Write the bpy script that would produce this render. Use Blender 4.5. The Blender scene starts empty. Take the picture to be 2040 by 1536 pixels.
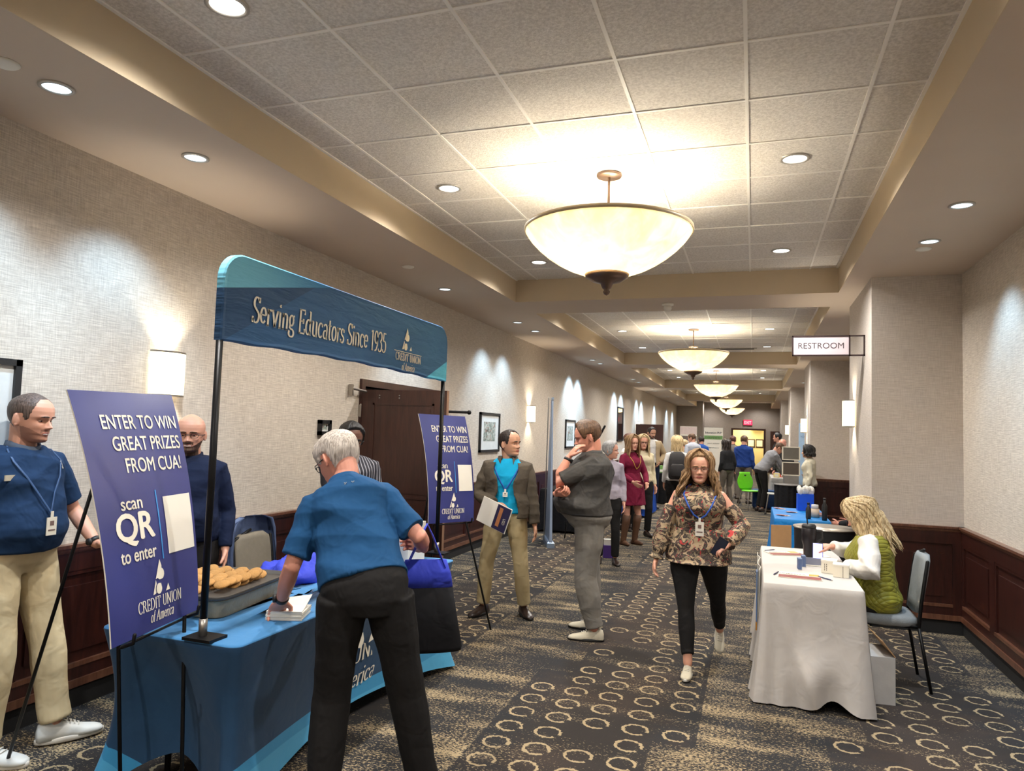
import bpy, bmesh, math, random
import numpy as np
from mathutils import Vector, Matrix, noise as mnoise
random.seed(7); RNG = np.random.default_rng(11)
SC = bpy.context.scene; COL = SC.collection
# ------------------------------------------------------------------ camera
W_PX, H_PX, F_PX = 2040, 1536, 1426.12
def cam_axes(yaw, pitch, roll):
    cy, sy, cp, sp = math.cos(yaw), math.sin(yaw), math.cos(pitch), math.sin(pitch)
    f = Vector((sy*cp, cy*cp, sp)); r = Vector((cy, -sy, 0)); u = r.cross(f)
    cr, sr = math.cos(roll), math.sin(roll)
    return cr*r+sr*u, -sr*r+cr*u, f
CR, CU, CF = cam_axes(*[math.radians(a) for a in (-18.708, 3.655, 1.803)])
cd = bpy.data.cameras.new('camera'); cam = bpy.data.objects.new('camera', cd); COL.objects.link(cam)
m = Matrix((CR, CU, -CF)).transposed().to_4x4(); m.translation = (0, 0, 1.69); cam.matrix_world = m
cd.sensor_fit = 'HORIZONTAL'; cd.sensor_width = 36; cd.lens = 36*F_PX/W_PX; cd.clip_start = .05; cd.clip_end = 200
SC.camera = cam
# ------------------------------------------------------------------ view, world
SC.view_settings.view_transform = 'Standard'; SC.view_settings.look = 'None'
SC.view_settings.gamma = 1; SC.view_settings.exposure = 1.06
SC.view_settings.use_curve_mapping = False
wd = bpy.data.worlds.new('world'); SC.world = wd; wd.use_nodes = True
wd.node_tree.nodes['Background'].inputs[0].default_value = (.5, .47, .44, 1)
wd.node_tree.nodes['Background'].inputs[1].default_value = .05
# light strengths (watts)
L_PEND, L_DOWN, L_WASH, L_SCONCE = 38, 98, 42, 13
WARM, NEUT, COOL = (1, .90, .72), (1, .96, .9), (.48, .74, 1)
# room measures (metres; floor z=0, camera at x=y=0)
XL, XR, YP, XP = -3.764, 1.805, 7.478, 1.054       # walls, first pier face, pier side
CZ, SZ, LL, LR = 3.529, 3.262, -2.764, .842         # ceiling, soffit, coffer edges
YEND, YBACK, PER = 38.9, -6.8, 7.76
COFF = [(9.05+PER*k, 15.95+PER*k) for k in range(-2, 4)]
RAIL, BASE = .957, .125
# ------------------------------------------------------------------ lights
def lamp(kind, name, loc, power, color, size=.05, rot=None, spot=None, blend=.5):
    d = bpy.data.lights.new(name, kind); d.energy = power; d.color = color
    if kind == 'AREA': d.size = size
    else: d.shadow_soft_size = size
    if spot: d.spot_size = math.radians(spot); d.spot_blend = blend
    o = bpy.data.objects.new(name, d); o.location = loc
    if rot is not None: o.rotation_euler = rot
    COL.objects.link(o); return o
PEND_Y = [4.91-7.77, 4.91, 12.51, 20.38, 28.1, 35.9]
DOWN = [(x, y) for k in range(-1, 5) for x in (-2.22, .24) for y in (2.47+k*7.72 - (0 if k < 1 else 0), 4.91+k*7.66, 7.33+k*7.68)]
WASH_L = [(-3.17, 1.35), (-3.17, 2.44), (-3.17, 3.34), (-3.3, 7.29), (-3.24, 9.73), (-3.24, 10.62), (-3.27, 14.94), (-3.26, 15.72),
          (-3.25, 20.2), (-3.25, 21.3), (-3.25, 24.3), (-3.25, 25.4), (-3.25, 28.9), (-3.25, 33.2), (-3.25, 35.6)]
WASH_R = [(1.28, 4.2), (1.28, 5.29), (1.28, 6.2), (1.28, 11.8), (1.28, 13.2), (1.28, 19.5), (1.28, 21), (1.28, 27.5), (1.28, 29)]
for i, (x, y) in enumerate(DOWN):
    lamp('SPOT', 'downlight_lamp', (x, y, CZ-.03), L_DOWN*(.55 if y > 30 else 1), NEUT, .05, (0, 0, 0), 150, .8)
for x, y in WASH_L:
    lamp('SPOT', 'wallwash_lamp', (x+.02, y, SZ-.03), L_WASH*(.9 if y < 12 else 2.0), COOL, .03, (0, math.radians(18), 0), 82, .75)
for x, y in WASH_R:
    lamp('SPOT', 'wallwash_lamp', (x-.02, y, SZ-.03), L_WASH*.8, COOL, .03, (0, math.radians(-18), 0), 82, .75)
# ------------------------------------------------------------------ node helper + materials
class NT:
    def __init__(s, name):
        s.m = bpy.data.materials.new(name); s.m.use_nodes = True; s.t = s.m.node_tree; s.n = s.t.nodes
        s.b = s.n['Principled BSDF']
    def new(s, typ, **kw):
        n = s.n.new(typ)
        for k, v in kw.items(): setattr(n, k, v)
        return n
    def set(s, sock, v):
        if isinstance(v, bpy.types.NodeSocket): s.t.links.new(v, sock)
        else: sock.default_value = v
    def math(s, op, a, b=0.0, c=0.0, clamp=False):
        n = s.new('ShaderNodeMath', operation=op, use_clamp=clamp)
        s.set(n.inputs[0], a); s.set(n.inputs[1], b); s.set(n.inputs[2], c); return n.outputs[0]
    def coord(s, k='Object'): return s.new('ShaderNodeTexCoord').outputs[k]
    def sep(s, v):
        n = s.new('ShaderNodeSeparateXYZ'); s.set(n.inputs[0], v); return n.outputs
    def comb(s, x, y, z):
        n = s.new('ShaderNodeCombineXYZ'); [s.set(n.inputs[i], q) for i, q in enumerate((x, y, z))]; return n.outputs[0]
    def noise(s, vec, scale, detail=2, rough=.5, dist=0, out=0):
        n = s.new('ShaderNodeTexNoise'); s.set(n.inputs['Vector'], vec); s.set(n.inputs['Scale'], scale)
        s.set(n.inputs['Detail'], detail); s.set(n.inputs['Roughness'], rough); s.set(n.inputs['Distortion'], dist); return n.outputs[out]
    def mix(s, f, a, b):
        n = s.new('ShaderNodeMix', data_type='RGBA'); s.set(n.inputs[0], f)
        s.set(n.inputs[6], (*a, 1) if isinstance(a, tuple) and len(a) == 3 else a)
        s.set(n.inputs[7], (*b, 1) if isinstance(b, tuple) and len(b) == 3 else b); return n.outputs[2]
    def ramp(s, f, a, b):
        n = s.new('ShaderNodeMapRange', interpolation_type='SMOOTHSTEP'); s.set(n.inputs[0], f)
        s.set(n.inputs[1], a); s.set(n.inputs[2], b); return n.outputs[0]
    def bump(s, h, strength=.3, dist=.01):
        n = s.new('ShaderNodeBump'); s.set(n.inputs['Height'], h); n.inputs['Strength'].default_value = strength
        n.inputs['Distance'].default_value = dist; s.t.links.new(n.outputs[0], s.b.inputs['Normal'])
    def col(s, c): s.set(s.b.inputs['Base Color'], (*c, 1) if isinstance(c, tuple) and len(c) == 3 else c)
def lin(r, g, b):
    f = lambda c: (c/255/12.92 if c/255 <= .04045 else ((c/255+.055)/1.055)**2.4)
    return (f(r), f(g), f(b))
MATS = {}
def plain(name, rgb, rough=.6, metal=0, var=.12, scale=14, bump=.15, bscale=None, sheen=0, coat=0, emit=0):
    if name in MATS: return MATS[name]
    n = NT(name); c = n.coord(); f = n.noise(c, scale, 3)
    a = tuple(min(1, x*(1-var)) for x in rgb); b = tuple(min(1, x*(1+var)) for x in rgb)
    n.col(n.mix(f, a, b)); n.b.inputs['Roughness'].default_value = rough; n.b.inputs['Metallic'].default_value = metal
    if sheen: n.b.inputs['Sheen Weight'].default_value = sheen
    if coat: n.b.inputs['Coat Weight'].default_value = coat
    if bump: n.bump(n.noise(c, bscale or scale*6, 2), bump, .004)
    if emit: n.b.inputs['Emission Color'].default_value = (*rgb, 1); n.b.inputs['Emission Strength'].default_value = emit
    MATS[name] = n.m; return n.m
def cloth(name, rgb, rough=.85, var=.1, weave=700, folds=.25):
    if name in MATS: return MATS[name]
    n = NT(name); c = n.coord(); f = n.noise(c, 7, 3)
    n.col(n.mix(f, tuple(x*(1-var) for x in rgb), tuple(min(1, x*(1+var)) for x in rgb)))
    n.b.inputs['Roughness'].default_value = rough; n.b.inputs['Specular IOR Level'].default_value = .2
    h = n.math('ADD', n.noise(c, 9, 2, .5, .8), n.math('MULTIPLY', n.noise(c, weave, 1), .03))
    n.bump(h, folds, .05); MATS[name] = n.m; return n.m
def linen(name, a, b):
    n = NT(name); x, y, z = n.sep(n.coord()); h = n.math('ADD', x, y)
    t1 = n.noise(n.comb(n.math('MULTIPLY', h, 9), n.math('MULTIPLY', z, 150), 0), 1, 3, .6)
    t2 = n.noise(n.comb(n.math('MULTIPLY', h, 150), n.math('MULTIPLY', z, 9), 5.0), 1, 3, .6)
    big = n.noise(n.comb(h, z, 1.0), 2.2, 2)
    f = n.math('ADD', n.math('MULTIPLY', n.ramp(t1, .3, .72), .6), n.math('MULTIPLY', n.ramp(t2, .3, .72), .4))
    f = n.math('ADD', n.math('MULTIPLY', f, .85), n.math('MULTIPLY', big, .15))
    n.col(n.mix(f, a, b)); n.b.inputs['Roughness'].default_value = .8; n.bump(f, .3, .003); return n.m
M_WALL = linen('wallcovering_linen', lin(170, 159, 147), lin(228, 219, 206))
M_WALL2 = linen('wallcovering_grey', lin(176, 166, 157), lin(212, 203, 194))
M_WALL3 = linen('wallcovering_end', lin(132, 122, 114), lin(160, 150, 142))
M_SOFF = plain('soffit_paint', lin(204, 187, 170), .85, var=.03, scale=3, bump=.1, bscale=60)
M_BEAM = plain('bulkhead_paint', lin(206, 188, 160), .85, var=.03, scale=3, bump=.1, bscale=60)
def tiles_mat():
    n = NT('ceiling_tile'); c = n.coord(); f = n.noise(c, 60, 4, .7)
    n.col(n.mix(n.ramp(f, .3, .7), lin(212, 206, 199), lin(244, 239, 233))); n.b.inputs['Roughness'].default_value = .95
    n.bump(n.noise(c, 110, 3, .7), .8, .006); return n.m
M_TILE = tiles_mat(); M_TBAR = plain('ceiling_grid_white', lin(250, 246, 240), .6, var=.02, bump=0)
def wood(name, a, b, rough=.35, sx=1.0):
    n = NT(name); x, y, z = n.sep(n.coord())
    v = n.comb(n.math('MULTIPLY', x, 16), n.math('MULTIPLY', y, 16), n.math('MULTIPLY', z, 1.6))
    f = n.noise(v, 2.0, 5, .6, .6); n.col(n.mix(n.ramp(f, .25, .75), a, b))
    n.b.inputs['Roughness'].default_value = rough; n.b.inputs['Coat Weight'].default_value = .25
    n.b.inputs['Coat Roughness'].default_value = .25; n.bump(f, .08, .003); return n.m
M_WOOD = wood('mahogany', lin(38, 15, 12), lin(62, 27, 20)); M_WOODL = wood('mahogany_cap', lin(84, 50, 37), lin(118, 78, 58), .3)
M_DOOR = wood('door_wood', lin(48, 23, 18), lin(66, 35, 27), .4)
M_BASE = plain('black_base', (.008, .008, .009), .7)
def carpet():
    n = NT('carpet'); c = n.coord(); x, y, z = n.sep(c); P = .2286
    wob = n.math('MULTIPLY', n.math('SUBTRACT', n.noise(c, 45, 1), .5), .03)
    u = n.math('DIVIDE', n.math('ADD', x, .857+P/2), P); v = n.math('DIVIDE', n.math('SUBTRACT', y, 4.486-P/2), P)
    iu, iv = n.math('FLOOR', u), n.math('FLOOR', v)
    fu = n.math('MULTIPLY', n.math('SUBTRACT', n.math('SUBTRACT', u, iu), .5), P)
    fv = n.math('MULTIPLY', n.math('SUBTRACT', n.math('SUBTRACT', v, iv), .5), P)
    r = n.math('ADD', n.math('SQRT', n.math('ADD', n.math('MULTIPLY', fu, fu), n.math('MULTIPLY', fv, fv))), wob)
    ring = n.math('LESS_THAN', n.math('ABSOLUTE', n.math('SUBTRACT', r, .070)), .0085)
    ang = n.math('ARCTAN2', fv, fu)                                   # gap towards +x,-y
    gap = n.math('LESS_THAN', n.math('ABSOLUTE', n.math('ADD', ang, .55)), .28)
    ring = n.math('MULTIPLY', ring, n.math('SUBTRACT', 1.0, gap))
    cx = n.math('ADD', n.math('MULTIPLY', iu, P), -.857); cy = n.math('ADD', n.math('MULTIPLY', iv, P), 4.486)
    ph = n.math('ADD', n.math('DIVIDE', n.math('ADD', cx, .86), 1.829), .5)
    d = n.math('ABSOLUTE', n.math('SUBTRACT', n.math('SUBTRACT', ph, n.math('FLOOR', ph)), .5))
    nz = n.noise(n.comb(n.math('MULTIPLY', cx, .9), n.math('MULTIPLY', cy, .8), 0), 1.0, 2)
    band = n.math('LESS_THAN', d, n.math('ADD', n.math('MULTIPLY', n.math('SUBTRACT', nz, .5), .62), .27))
    wn = n.new('ShaderNodeTexWhiteNoise', noise_dimensions='2D'); n.set(wn.inputs['Vector'], n.comb(iu, iv, 0))
    keep = n.math('GREATER_THAN', wn.outputs['Value'], .12)
    ringm = n.math('MULTIPLY', n.math('MULTIPLY', ring, band), keep)
    # faint half rings outside
    st = n.comb(n.math('MULTIPLY', x, 55), n.math('MULTIPLY', y, 105), 0)
    spk = n.noise(st, 1.0, 3, .65)
    dens = n.noise(n.comb(n.math('MULTIPLY', x, 1.1), n.math('MULTIPLY', y, 4.5), 2.0), 1.0, 3, .6)
    thr = n.math('ADD', n.math('MULTIPLY', n.math('SUBTRACT', .55, dens), .6), .535)
    thr = n.math('ADD', thr, n.math('MULTIPLY', band, .09))
    sp = n.math('GREATER_THAN', spk, thr)
    zone = n.ramp(n.noise(n.comb(n.math('MULTIPLY', x, .7), n.math('MULTIPLY', y, 1.6), 7.0), 1.0, 3), .4, .6)
    bg = n.mix(zone, lin(40, 34, 31), lin(56, 45, 39))
    bg = n.mix(n.math('MULTIPLY', n.ramp(n.noise(c, 160, 2), .45, .7), .5), bg, lin(27, 29, 32))
    sb = n.math('SUBTRACT', n.math('ABSOLUTE', n.math('SUBTRACT', n.math('FRACT', n.math('ADD', n.math('DIVIDE', n.math('ADD', x, .86), 1.829), 20.0)), .5)), n.math('MULTIPLY', n.math('SUBTRACT', n.noise(n.comb(n.math('MULTIPLY', x, 5), n.math('MULTIPLY', y, 9), 3.0), 1.0, 3), .5), .5))
    bgb = n.mix(n.ramp(sb, .42, .12), bg, lin(30, 31, 35))
    full = n.math('MAXIMUM', sp, ringm)
    n.col(n.mix(n.math('MULTIPLY', full, n.math('ADD', .62, n.math('MULTIPLY', n.math('LESS_THAN', r, 99.0), .3))), bgb, lin(168, 149, 116)))
    n.b.inputs['Roughness'].default_value = .97; n.bump(n.noise(c, 420, 2), .5, .004); return n.m
M_CARPET = carpet()
M_BLACK = plain('black_metal', (.012, .012, .013), .4, .6, bump=0); M_BLACKP = plain('black_plastic', (.015, .015, .016), .45)
M_STEEL = plain('brushed_steel', lin(170, 165, 158), .35, .9, bump=0); M_BRONZE = plain('bronze', lin(120, 100, 88), .4, .7, bump=0)
M_CHROME = plain('chrome', lin(200, 200, 200), .12, 1, bump=0); M_WHITE = plain('white_paper', lin(232, 228, 218), .7, var=.03, bump=0)
M_CREAM = plain('cream_print', lin(228, 222, 206), .7, var=.02, bump=0); M_PAPERW = plain('poster_white', lin(226, 221, 210), .6, var=.02, bump=0)
def emis(name, rgb, s):
    n = NT(name); n.col(tuple(rgb)); n.b.inputs['Emission Color'].default_value = (*rgb, 1); n.b.inputs['Emission Strength'].default_value = s
    MATS[name] = n.m; return n.m
M_LENS = emis('downlight_lens', (1, .97, .9), 6); M_LENSC = emis('wallwash_lens', (.7, .88, 1), 1.6)
# ------------------------------------------------------------------ mesh helpers
def tag(o, label=None, cat=None, group=None, kind=None):
    if label: o['label'] = label
    if cat: o['category'] = cat
    if group: o['group'] = group
    if kind: o['kind'] = kind
    return o
def empty(name, loc, rz=0, label=None, cat=None, group=None):
    o = bpy.data.objects.new(name, None); o.empty_display_size = .1; o.location = loc; o.rotation_euler = (0, 0, rz); COL.objects.link(o)
    return tag(o, label, cat, group)
class MB:
    def __init__(s): s.v = []; s.f = []; s.mi = []; s.n = 0
    def add(s, v, f, mi=0, M=None):
        v = np.asarray(v, float)
        if M is not None:
            A = np.array(M); v = v@A[:3, :3].T+A[:3, 3]
        s.v.append(v); s.f += [tuple(i+s.n for i in q) for q in f]; s.mi += [mi]*len(f); s.n += len(v); return s
    def box(s, lo, hi, mi=0, M=None):
        (a, b, c), (d, e, g) = lo, hi
        return s.add([(a, b, c), (d, b, c), (d, e, c), (a, e, c), (a, b, g), (d, b, g), (d, e, g), (a, e, g)],
                     [(3, 2, 1, 0), (4, 5, 6, 7), (0, 1, 5, 4), (1, 2, 6, 5), (2, 3, 7, 6), (3, 0, 4, 7)], mi, M)
    def loft(s, rings, mi=0, cap=True, closed=True, M=None):
        k = len(rings[0]); v = np.concatenate([np.asarray(r, float) for r in rings]); f = []
        for i in range(len(rings)-1):
            for j in range(k if closed else k-1):
                a, b = i*k+j, i*k+(j+1) % k; f.append((a, b, b+k, a+k))
        if cap:
            f.append(tuple(reversed(range(k)))); f.append(tuple(range((len(rings)-1)*k, len(rings)*k)))
        return s.add(v, f, mi, M)
    def tube(s, pts, rad, n=10, mi=0, round_=True, flat=1.0, ref=(0, 0, 1), M=None):
        p = [Vector(q) for q in pts]; rad = list(rad) if hasattr(rad, '__len__') else [rad]*len(p)
        if round_:
            d0 = (p[0]-p[1]).normalized(); d1 = (p[-1]-p[-2]).normalized(); r0, r1 = rad[0], rad[-1]
            p = [p[0]+d0*r0, p[0]+d0*r0*.75]+p+[p[-1]+d1*r1*.75, p[-1]+d1*r1]; rad = [r0*.12, r0*.68]+rad+[r1*.68, r1*.12]
        rings = []; prev = None
        for i, q in enumerate(p):
            t = (p[min(i+1, len(p)-1)]-p[max(i-1, 0)]).normalized()
            x = Vector(ref) if prev is None else prev
            x = x-t*x.dot(t)
            if x.length < 1e-4: x = t.orthogonal()
            x.normalize(); y = t.cross(x); prev = x
            rings.append([q+x*(math.cos(a)*rad[i])+y*(math.sin(a)*rad[i]*flat) for a in [2*math.pi*j/n for j in range(n)]])
        return s.loft(rings, mi, M=M)
    def lathe(s, prof, n=32, c=(0, 0, 0), mi=0, cap=True, M=None):
        return s.loft([[(c[0]+r*math.cos(2*math.pi*j/n), c[1]+r*math.sin(2*math.pi*j/n), c[2]+z) for j in range(n)] for r, z in prof], mi, cap, M=M)
    def ball(s, c, r, n=12, m=8, mi=0, M=None):
        r = (r, r, r) if not hasattr(r, '__len__') else r; c = Vector(c)
        return s.loft([[(c[0]+r[0]*math.sin(t)*math.cos(2*math.pi*j/n), c[1]+r[1]*math.sin(t)*math.sin(2*math.pi*j/n), c[2]-r[2]*math.cos(t)) for j in range(n)]
                       for t in [math.pi*(i+.15)/(m+.3) for i in range(m+1)]], mi, M=M)
    def V(s): return np.concatenate(s.v)
    def mesh(s, name, mats, smooth=False):
        me = bpy.data.meshes.new(name); me.from_pydata(s.V().tolist() if s.v else [], [], s.f)
        for m_ in (mats if isinstance(mats, (list, tuple)) else [mats]): me.materials.append(m_)
        me.polygons.foreach_set('material_index', s.mi)
        if smooth: me.polygons.foreach_set('use_smooth', [True]*len(s.f))
        me.update(); return me
    def build(s, name, mats, parent=None, smooth=False, fix=False):
        me = s.mesh(name, mats, smooth)
        if fix:
            bm = bmesh.new(); bm.from_mesh(me); bmesh.ops.recalc_face_normals(bm, faces=bm.faces); bm.to_mesh(me); bm.free()
        return link(name, me, parent)
def link(name, me, parent=None):
    o = bpy.data.objects.new(name, me); COL.objects.link(o)
    if parent: o.parent = parent
    return o
def fold_disp(me, amp, seed=0, freq=9.0, dirn=(0, 0, 1), ridge=True):
    n = len(me.vertices); co = np.empty(n*3); me.vertices.foreach_get('co', co); co = co.reshape(-1, 3)
    no = np.empty(n*3); me.vertices.foreach_get('normal', no); no = no.reshape(-1, 3)
    rg = np.random.default_rng(seed); d = np.zeros(n)
    for k in range(4):
        a = rg.normal(size=3)*.45+np.array(dirn); a /= np.linalg.norm(a); b = rg.normal(size=3); w = freq*(1.25**k)
        ph = co@a*w*(2.2)+1.3*np.sin(co@b*freq*.6+rg.uniform(0, 6)); s_ = np.sin(ph+rg.uniform(0, 6))
        env = .5+.5*np.sin(co@rg.normal(size=3)*5+rg.uniform(0, 6))
        d += ((1-np.abs(s_)*1.6) if ridge else s_)*env*(.75**k)
    d = d+.35; co += no*(d*amp)[:, None]; me.vertices.foreach_set('co', co.ravel()); me.update()
def remesh(mb, name, mats, voxel=.01, smooth=4, folds=None, colorfn=None):
    me = mb.mesh('tmp', mats, True); o = bpy.data.objects.new('tmp', me); COL.objects.link(o)
    r = o.modifiers.new('r', 'REMESH'); r.mode = 'VOXEL'; r.voxel_size = voxel; r.use_smooth_shade = True
    if smooth: sm = o.modifiers.new('s', 'SMOOTH'); sm.factor = .5; sm.iterations = smooth
    dg = bpy.context.evaluated_depsgraph_get(); ev = o.evaluated_get(dg)
    out = bpy.data.meshes.new_from_object(ev); bpy.data.objects.remove(o); bpy.data.meshes.remove(me); out.name = name
    if folds: fold_disp(out, *folds)
    if not len(out.materials):
        for m_ in (mats if isinstance(mats, (list, tuple)) else [mats]): out.materials.append(m_)
    out.polygons.foreach_set('use_smooth', [True]*len(out.polygons)); return out
def copy_tree(o, parent=None):
    c = o.copy(); COL.objects.link(c); c.parent = parent
    for ch in [q for q in bpy.data.objects if q.parent == o]: copy_tree(ch, c)
    return c
# ------------------------------------------------------------------ the setting
def struct(name, mb, mats, smooth=False): return tag(mb.build(name, mats, smooth=smooth), kind='structure')
struct('floor', MB().box((XL-.3, YBACK-.3, -.1), (XR+2.2, YEND+6, 0)), M_CARPET)
# left wall, leaving the opening at the doorway y 6.40..7.38
D0, D1, DH = 6.40, 8.30, 2.10
mb = MB(); T = .15
mb.box((XL-T, YBACK, 0), (XL, D0, CZ+.2)); mb.box((XL-T, D1, 0), (XL, YEND, CZ+.2)); mb.box((XL-T, D0, DH), (XL, D1, CZ+.2))
struct('wall_left', mb, M_WALL)
mb = MB().box((XR, YBACK, 0), (XR+T, YEND, CZ+.2)); struct('wall_right', mb, M_WALL)
struct('wall_back', MB().box((XL-T, YBACK-T, 0), (XR+T, YBACK, CZ+.2)), M_WALL)
# piers on the right
PIERS = [(YP, 9.12), (15.2, 16.85), (22.95, 24.6), (30.7, 32.35)]
for a, b in PIERS: struct('wall_pier', MB().box((XP, a, 0), (XR, b, SZ+.02)), M_WALL2)
# far end wall with the lit doorway
EX0, EX1, EZ = -1.0, .50, 2.12
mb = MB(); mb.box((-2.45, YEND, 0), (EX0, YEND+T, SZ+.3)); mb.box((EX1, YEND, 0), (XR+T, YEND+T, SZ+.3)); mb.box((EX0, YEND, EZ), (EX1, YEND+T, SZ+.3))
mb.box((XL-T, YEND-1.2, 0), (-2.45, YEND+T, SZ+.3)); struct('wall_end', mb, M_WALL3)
M_YEL = plain('cream_room_paint', lin(226, 214, 170), .8, var=.02)
mb = MB(); mb.box((EX0-1.5, YEND+2.4, 0), (EX1+1.5, YEND+2.5, 2.7)); mb.box((EX0-1.6, YEND+T, 0), (EX0-1.5, YEND+2.5, 2.7)); mb.box((EX1+1.5, YEND+T, 0), (EX1+1.6, YEND+2.5, 2.7))
mb.box((EX0-1.5, YEND+T, 2.7), (EX1+1.5, YEND+2.5, 2.8)); struct('wall_far_room', mb, M_YEL)
lamp('POINT', 'far_room_lamp', (-.2, YEND+1.2, 2.5), 75, (1, .86, .55), .15)
mb = MB(); w = .09
mb.box((EX0-w, YEND-.03, 0), (EX0, YEND+T+.01, EZ+w)); mb.box((EX1, YEND-.03, 0), (EX1+w, YEND+T+.01, EZ+w)); mb.box((EX0, YEND-.03, EZ), (EX1, YEND+T+.01, EZ+w))
struct('trim_1', mb, M_WOOD)
mb = MB().box((.82, YEND-.06, 0), (1.5, YEND-.01, 2.1)); struct('door_2', mb, M_DOOR)
# ceiling: coffers with tiles, soffits, cross bulkheads
for i, (a, b) in enumerate(COFF):
    struct('ceiling_tiles' if i else 'ceiling', MB().box((LL-.01, a-.01, CZ), (LR+.01, b+.01, CZ+.05)), M_TILE)
mb = MB()
mb.box((XL-T, YBACK, SZ), (LL, YEND+T, SZ+.35)); mb.box((LR, YBACK, SZ), (XR+T, YEND+T, SZ+.35))
edges = [YBACK]+[e for c in COFF for e in c]+[YEND+T]
for a, b in zip(edges[0::2], edges[1::2]):
    if b > a: mb.box((LL, a, SZ), (LR, b, SZ+.35))
struct('ceiling_soffit', mb, M_SOFF)
mb = MB(); e = .004                                                   # painted inner faces of the coffers
for a, b in COFF:
    mb.box((LL-.001, a, SZ-.001), (LL+e, b, CZ)); mb.box((LR-e, a, SZ-.001), (LR+.001, b, CZ))
    mb.box((LL, a-.001, SZ-.001), (LR, a+e, CZ)); mb.box((LL, b-e, SZ-.001), (LR, b+.001, CZ))
struct('trim_2', mb, M_BEAM)
GX = [-3.099+.6096*c for c in range(1, 7)]
mb = MB(); bw = .009
for i, (a, b) in enumerate(COFF):
    for x in GX: mb.box((x-bw, a, CZ-.006), (x+bw, b, CZ))
    for x in (LL+.012, LR-.016): mb.box((x-.008, a, CZ-.008), (x+.012, b, CZ))
    y = 2.762+.6096*math.ceil((a-2.762)/.6096)+ .0
    while y < b: mb.box((LL, y-bw, CZ-.005), (LR, y+bw, CZ)); y += .6096
tag(mb.build('trim_3', M_TBAR), kind='structure')
# wainscot
def wainscot_x(mb, mc, x, s, y0, y1):      # wall at x, room side s (+1 = room at +x)
    X = lambda d: x+s*d
    def bx(m_, a, b, c, d, z0, z1): m_.box((min(X(a), X(b)), c, z0), (max(X(a), X(b)), d, z1))
    bx(mb, 0, .012, y0, y1, BASE, RAIL-.05); bx(mb, .012, .03, y0, y1, .80, RAIL-.05); bx(mb, .012, .03, y0, y1, BASE, .24)
    n = max(1, round((y1-y0)/.9)); L = (y1-y0)/n
    for i in range(n+1):
        c = y0+i*L; bx(mb, .012, .03, max(y0, c-.06), min(y1, c+.06), .24, .80)
    for i in range(n):
        a, b = y0+i*L+.06, y0+(i+1)*L-.06
        bx(mc, .012, .036, a, b, .24, .265); bx(mb, .012, .026, a, b, .775, .80); bx(mb, .012, .026, a, a+.025, .265, .775); bx(mb, .012, .026, b-.025, b, .265, .775)
        bx(mb, .012, .022, a+.07, b-.07, .33, .71)
    bx(mc, 0, .055, y0, y1, RAIL-.02, RAIL); bx(mc, 0, .04, y0, y1, RAIL-.04, RAIL-.02); bx(mc, 0, .028, y0, y1, RAIL-.07, RAIL-.04)
    bx(mc, 0, .042, y0, y1, BASE, BASE+.045)
def wainscot_y(mb, mc, y, x0, x1):         # faces -y
    def bx(m_, a, b, c, d, z0, z1): m_.box((c, y-b, z0), (d, y-a, z1))
    bx(mb, 0, .012, x0, x1, BASE, RAIL-.05); bx(mb, .012, .03, x0, x1, .80, RAIL-.05); bx(mb, .012, .03, x0, x1, BASE, .24)
    for c in (x0+.05, x1-.05): bx(mb, .012, .03, c-.05, c+.05, .24, .80)
    bx(mc, .012, .036, x0+.1, x1-.1, .24, .265); bx(mb, .012, .022, x0+.17, x1-.17, .33, .71)
    bx(mc, 0, .055, x0-.05, x1, RAIL-.02, RAIL); bx(mc, 0, .04, x0-.03, x1, RAIL-.04, RAIL-.02); bx(mc, 0, .028, x0, x1, RAIL-.07, RAIL-.04); bx(mc, 0, .042, x0-.03, x1, BASE, BASE+.045)
wl, cl, bl = MB(), MB(), MB()
for a, b in ((YBACK, D0-.1), (D1+.1, YEND-1.2)):
    wainscot_x(wl, cl, XL, 1, a, b); bl.box((XL, a, 0), (XL+.02, b, BASE))
struct('trim_4', wl, M_WOOD); struct('trim_5', cl, M_WOODL); struct('baseboard_left', bl, M_BASE)
wr, cr_, br_ = MB(), MB(), MB(); y0 = YBACK
for a, b in PIERS+[(YEND, YEND)]:
    wainscot_x(wr, cr_, XR, -1, y0, a); br_.box((XR-.02, y0, 0), (XR, a, BASE))
    if b > a:
        wainscot_y(wr, cr_, a, XP, XR); wainscot_x(wr, cr_, XP, -1, a, b); br_.box((XP-.02, a-.02, 0), (XR, a, BASE)); br_.box((XP-.02, a-.02, 0), (XP, b, BASE))
    y0 = b
struct('trim_6', wr, M_WOOD); struct('trim_7', cr_, M_WOODL); struct('baseboard_right', br_, M_BASE)
mb = MB(); mc = MB(); mb.box((XL, YEND-1.23, 0), (-2.45, YEND-1.2, RAIL)); mb.box((-2.45, YEND-.03, 0), (EX0-w, YEND, RAIL)); mb.box((EX1+w, YEND-.03, 0), (XP, YEND, RAIL)); struct('trim_8', mb, M_WOOD)
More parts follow.
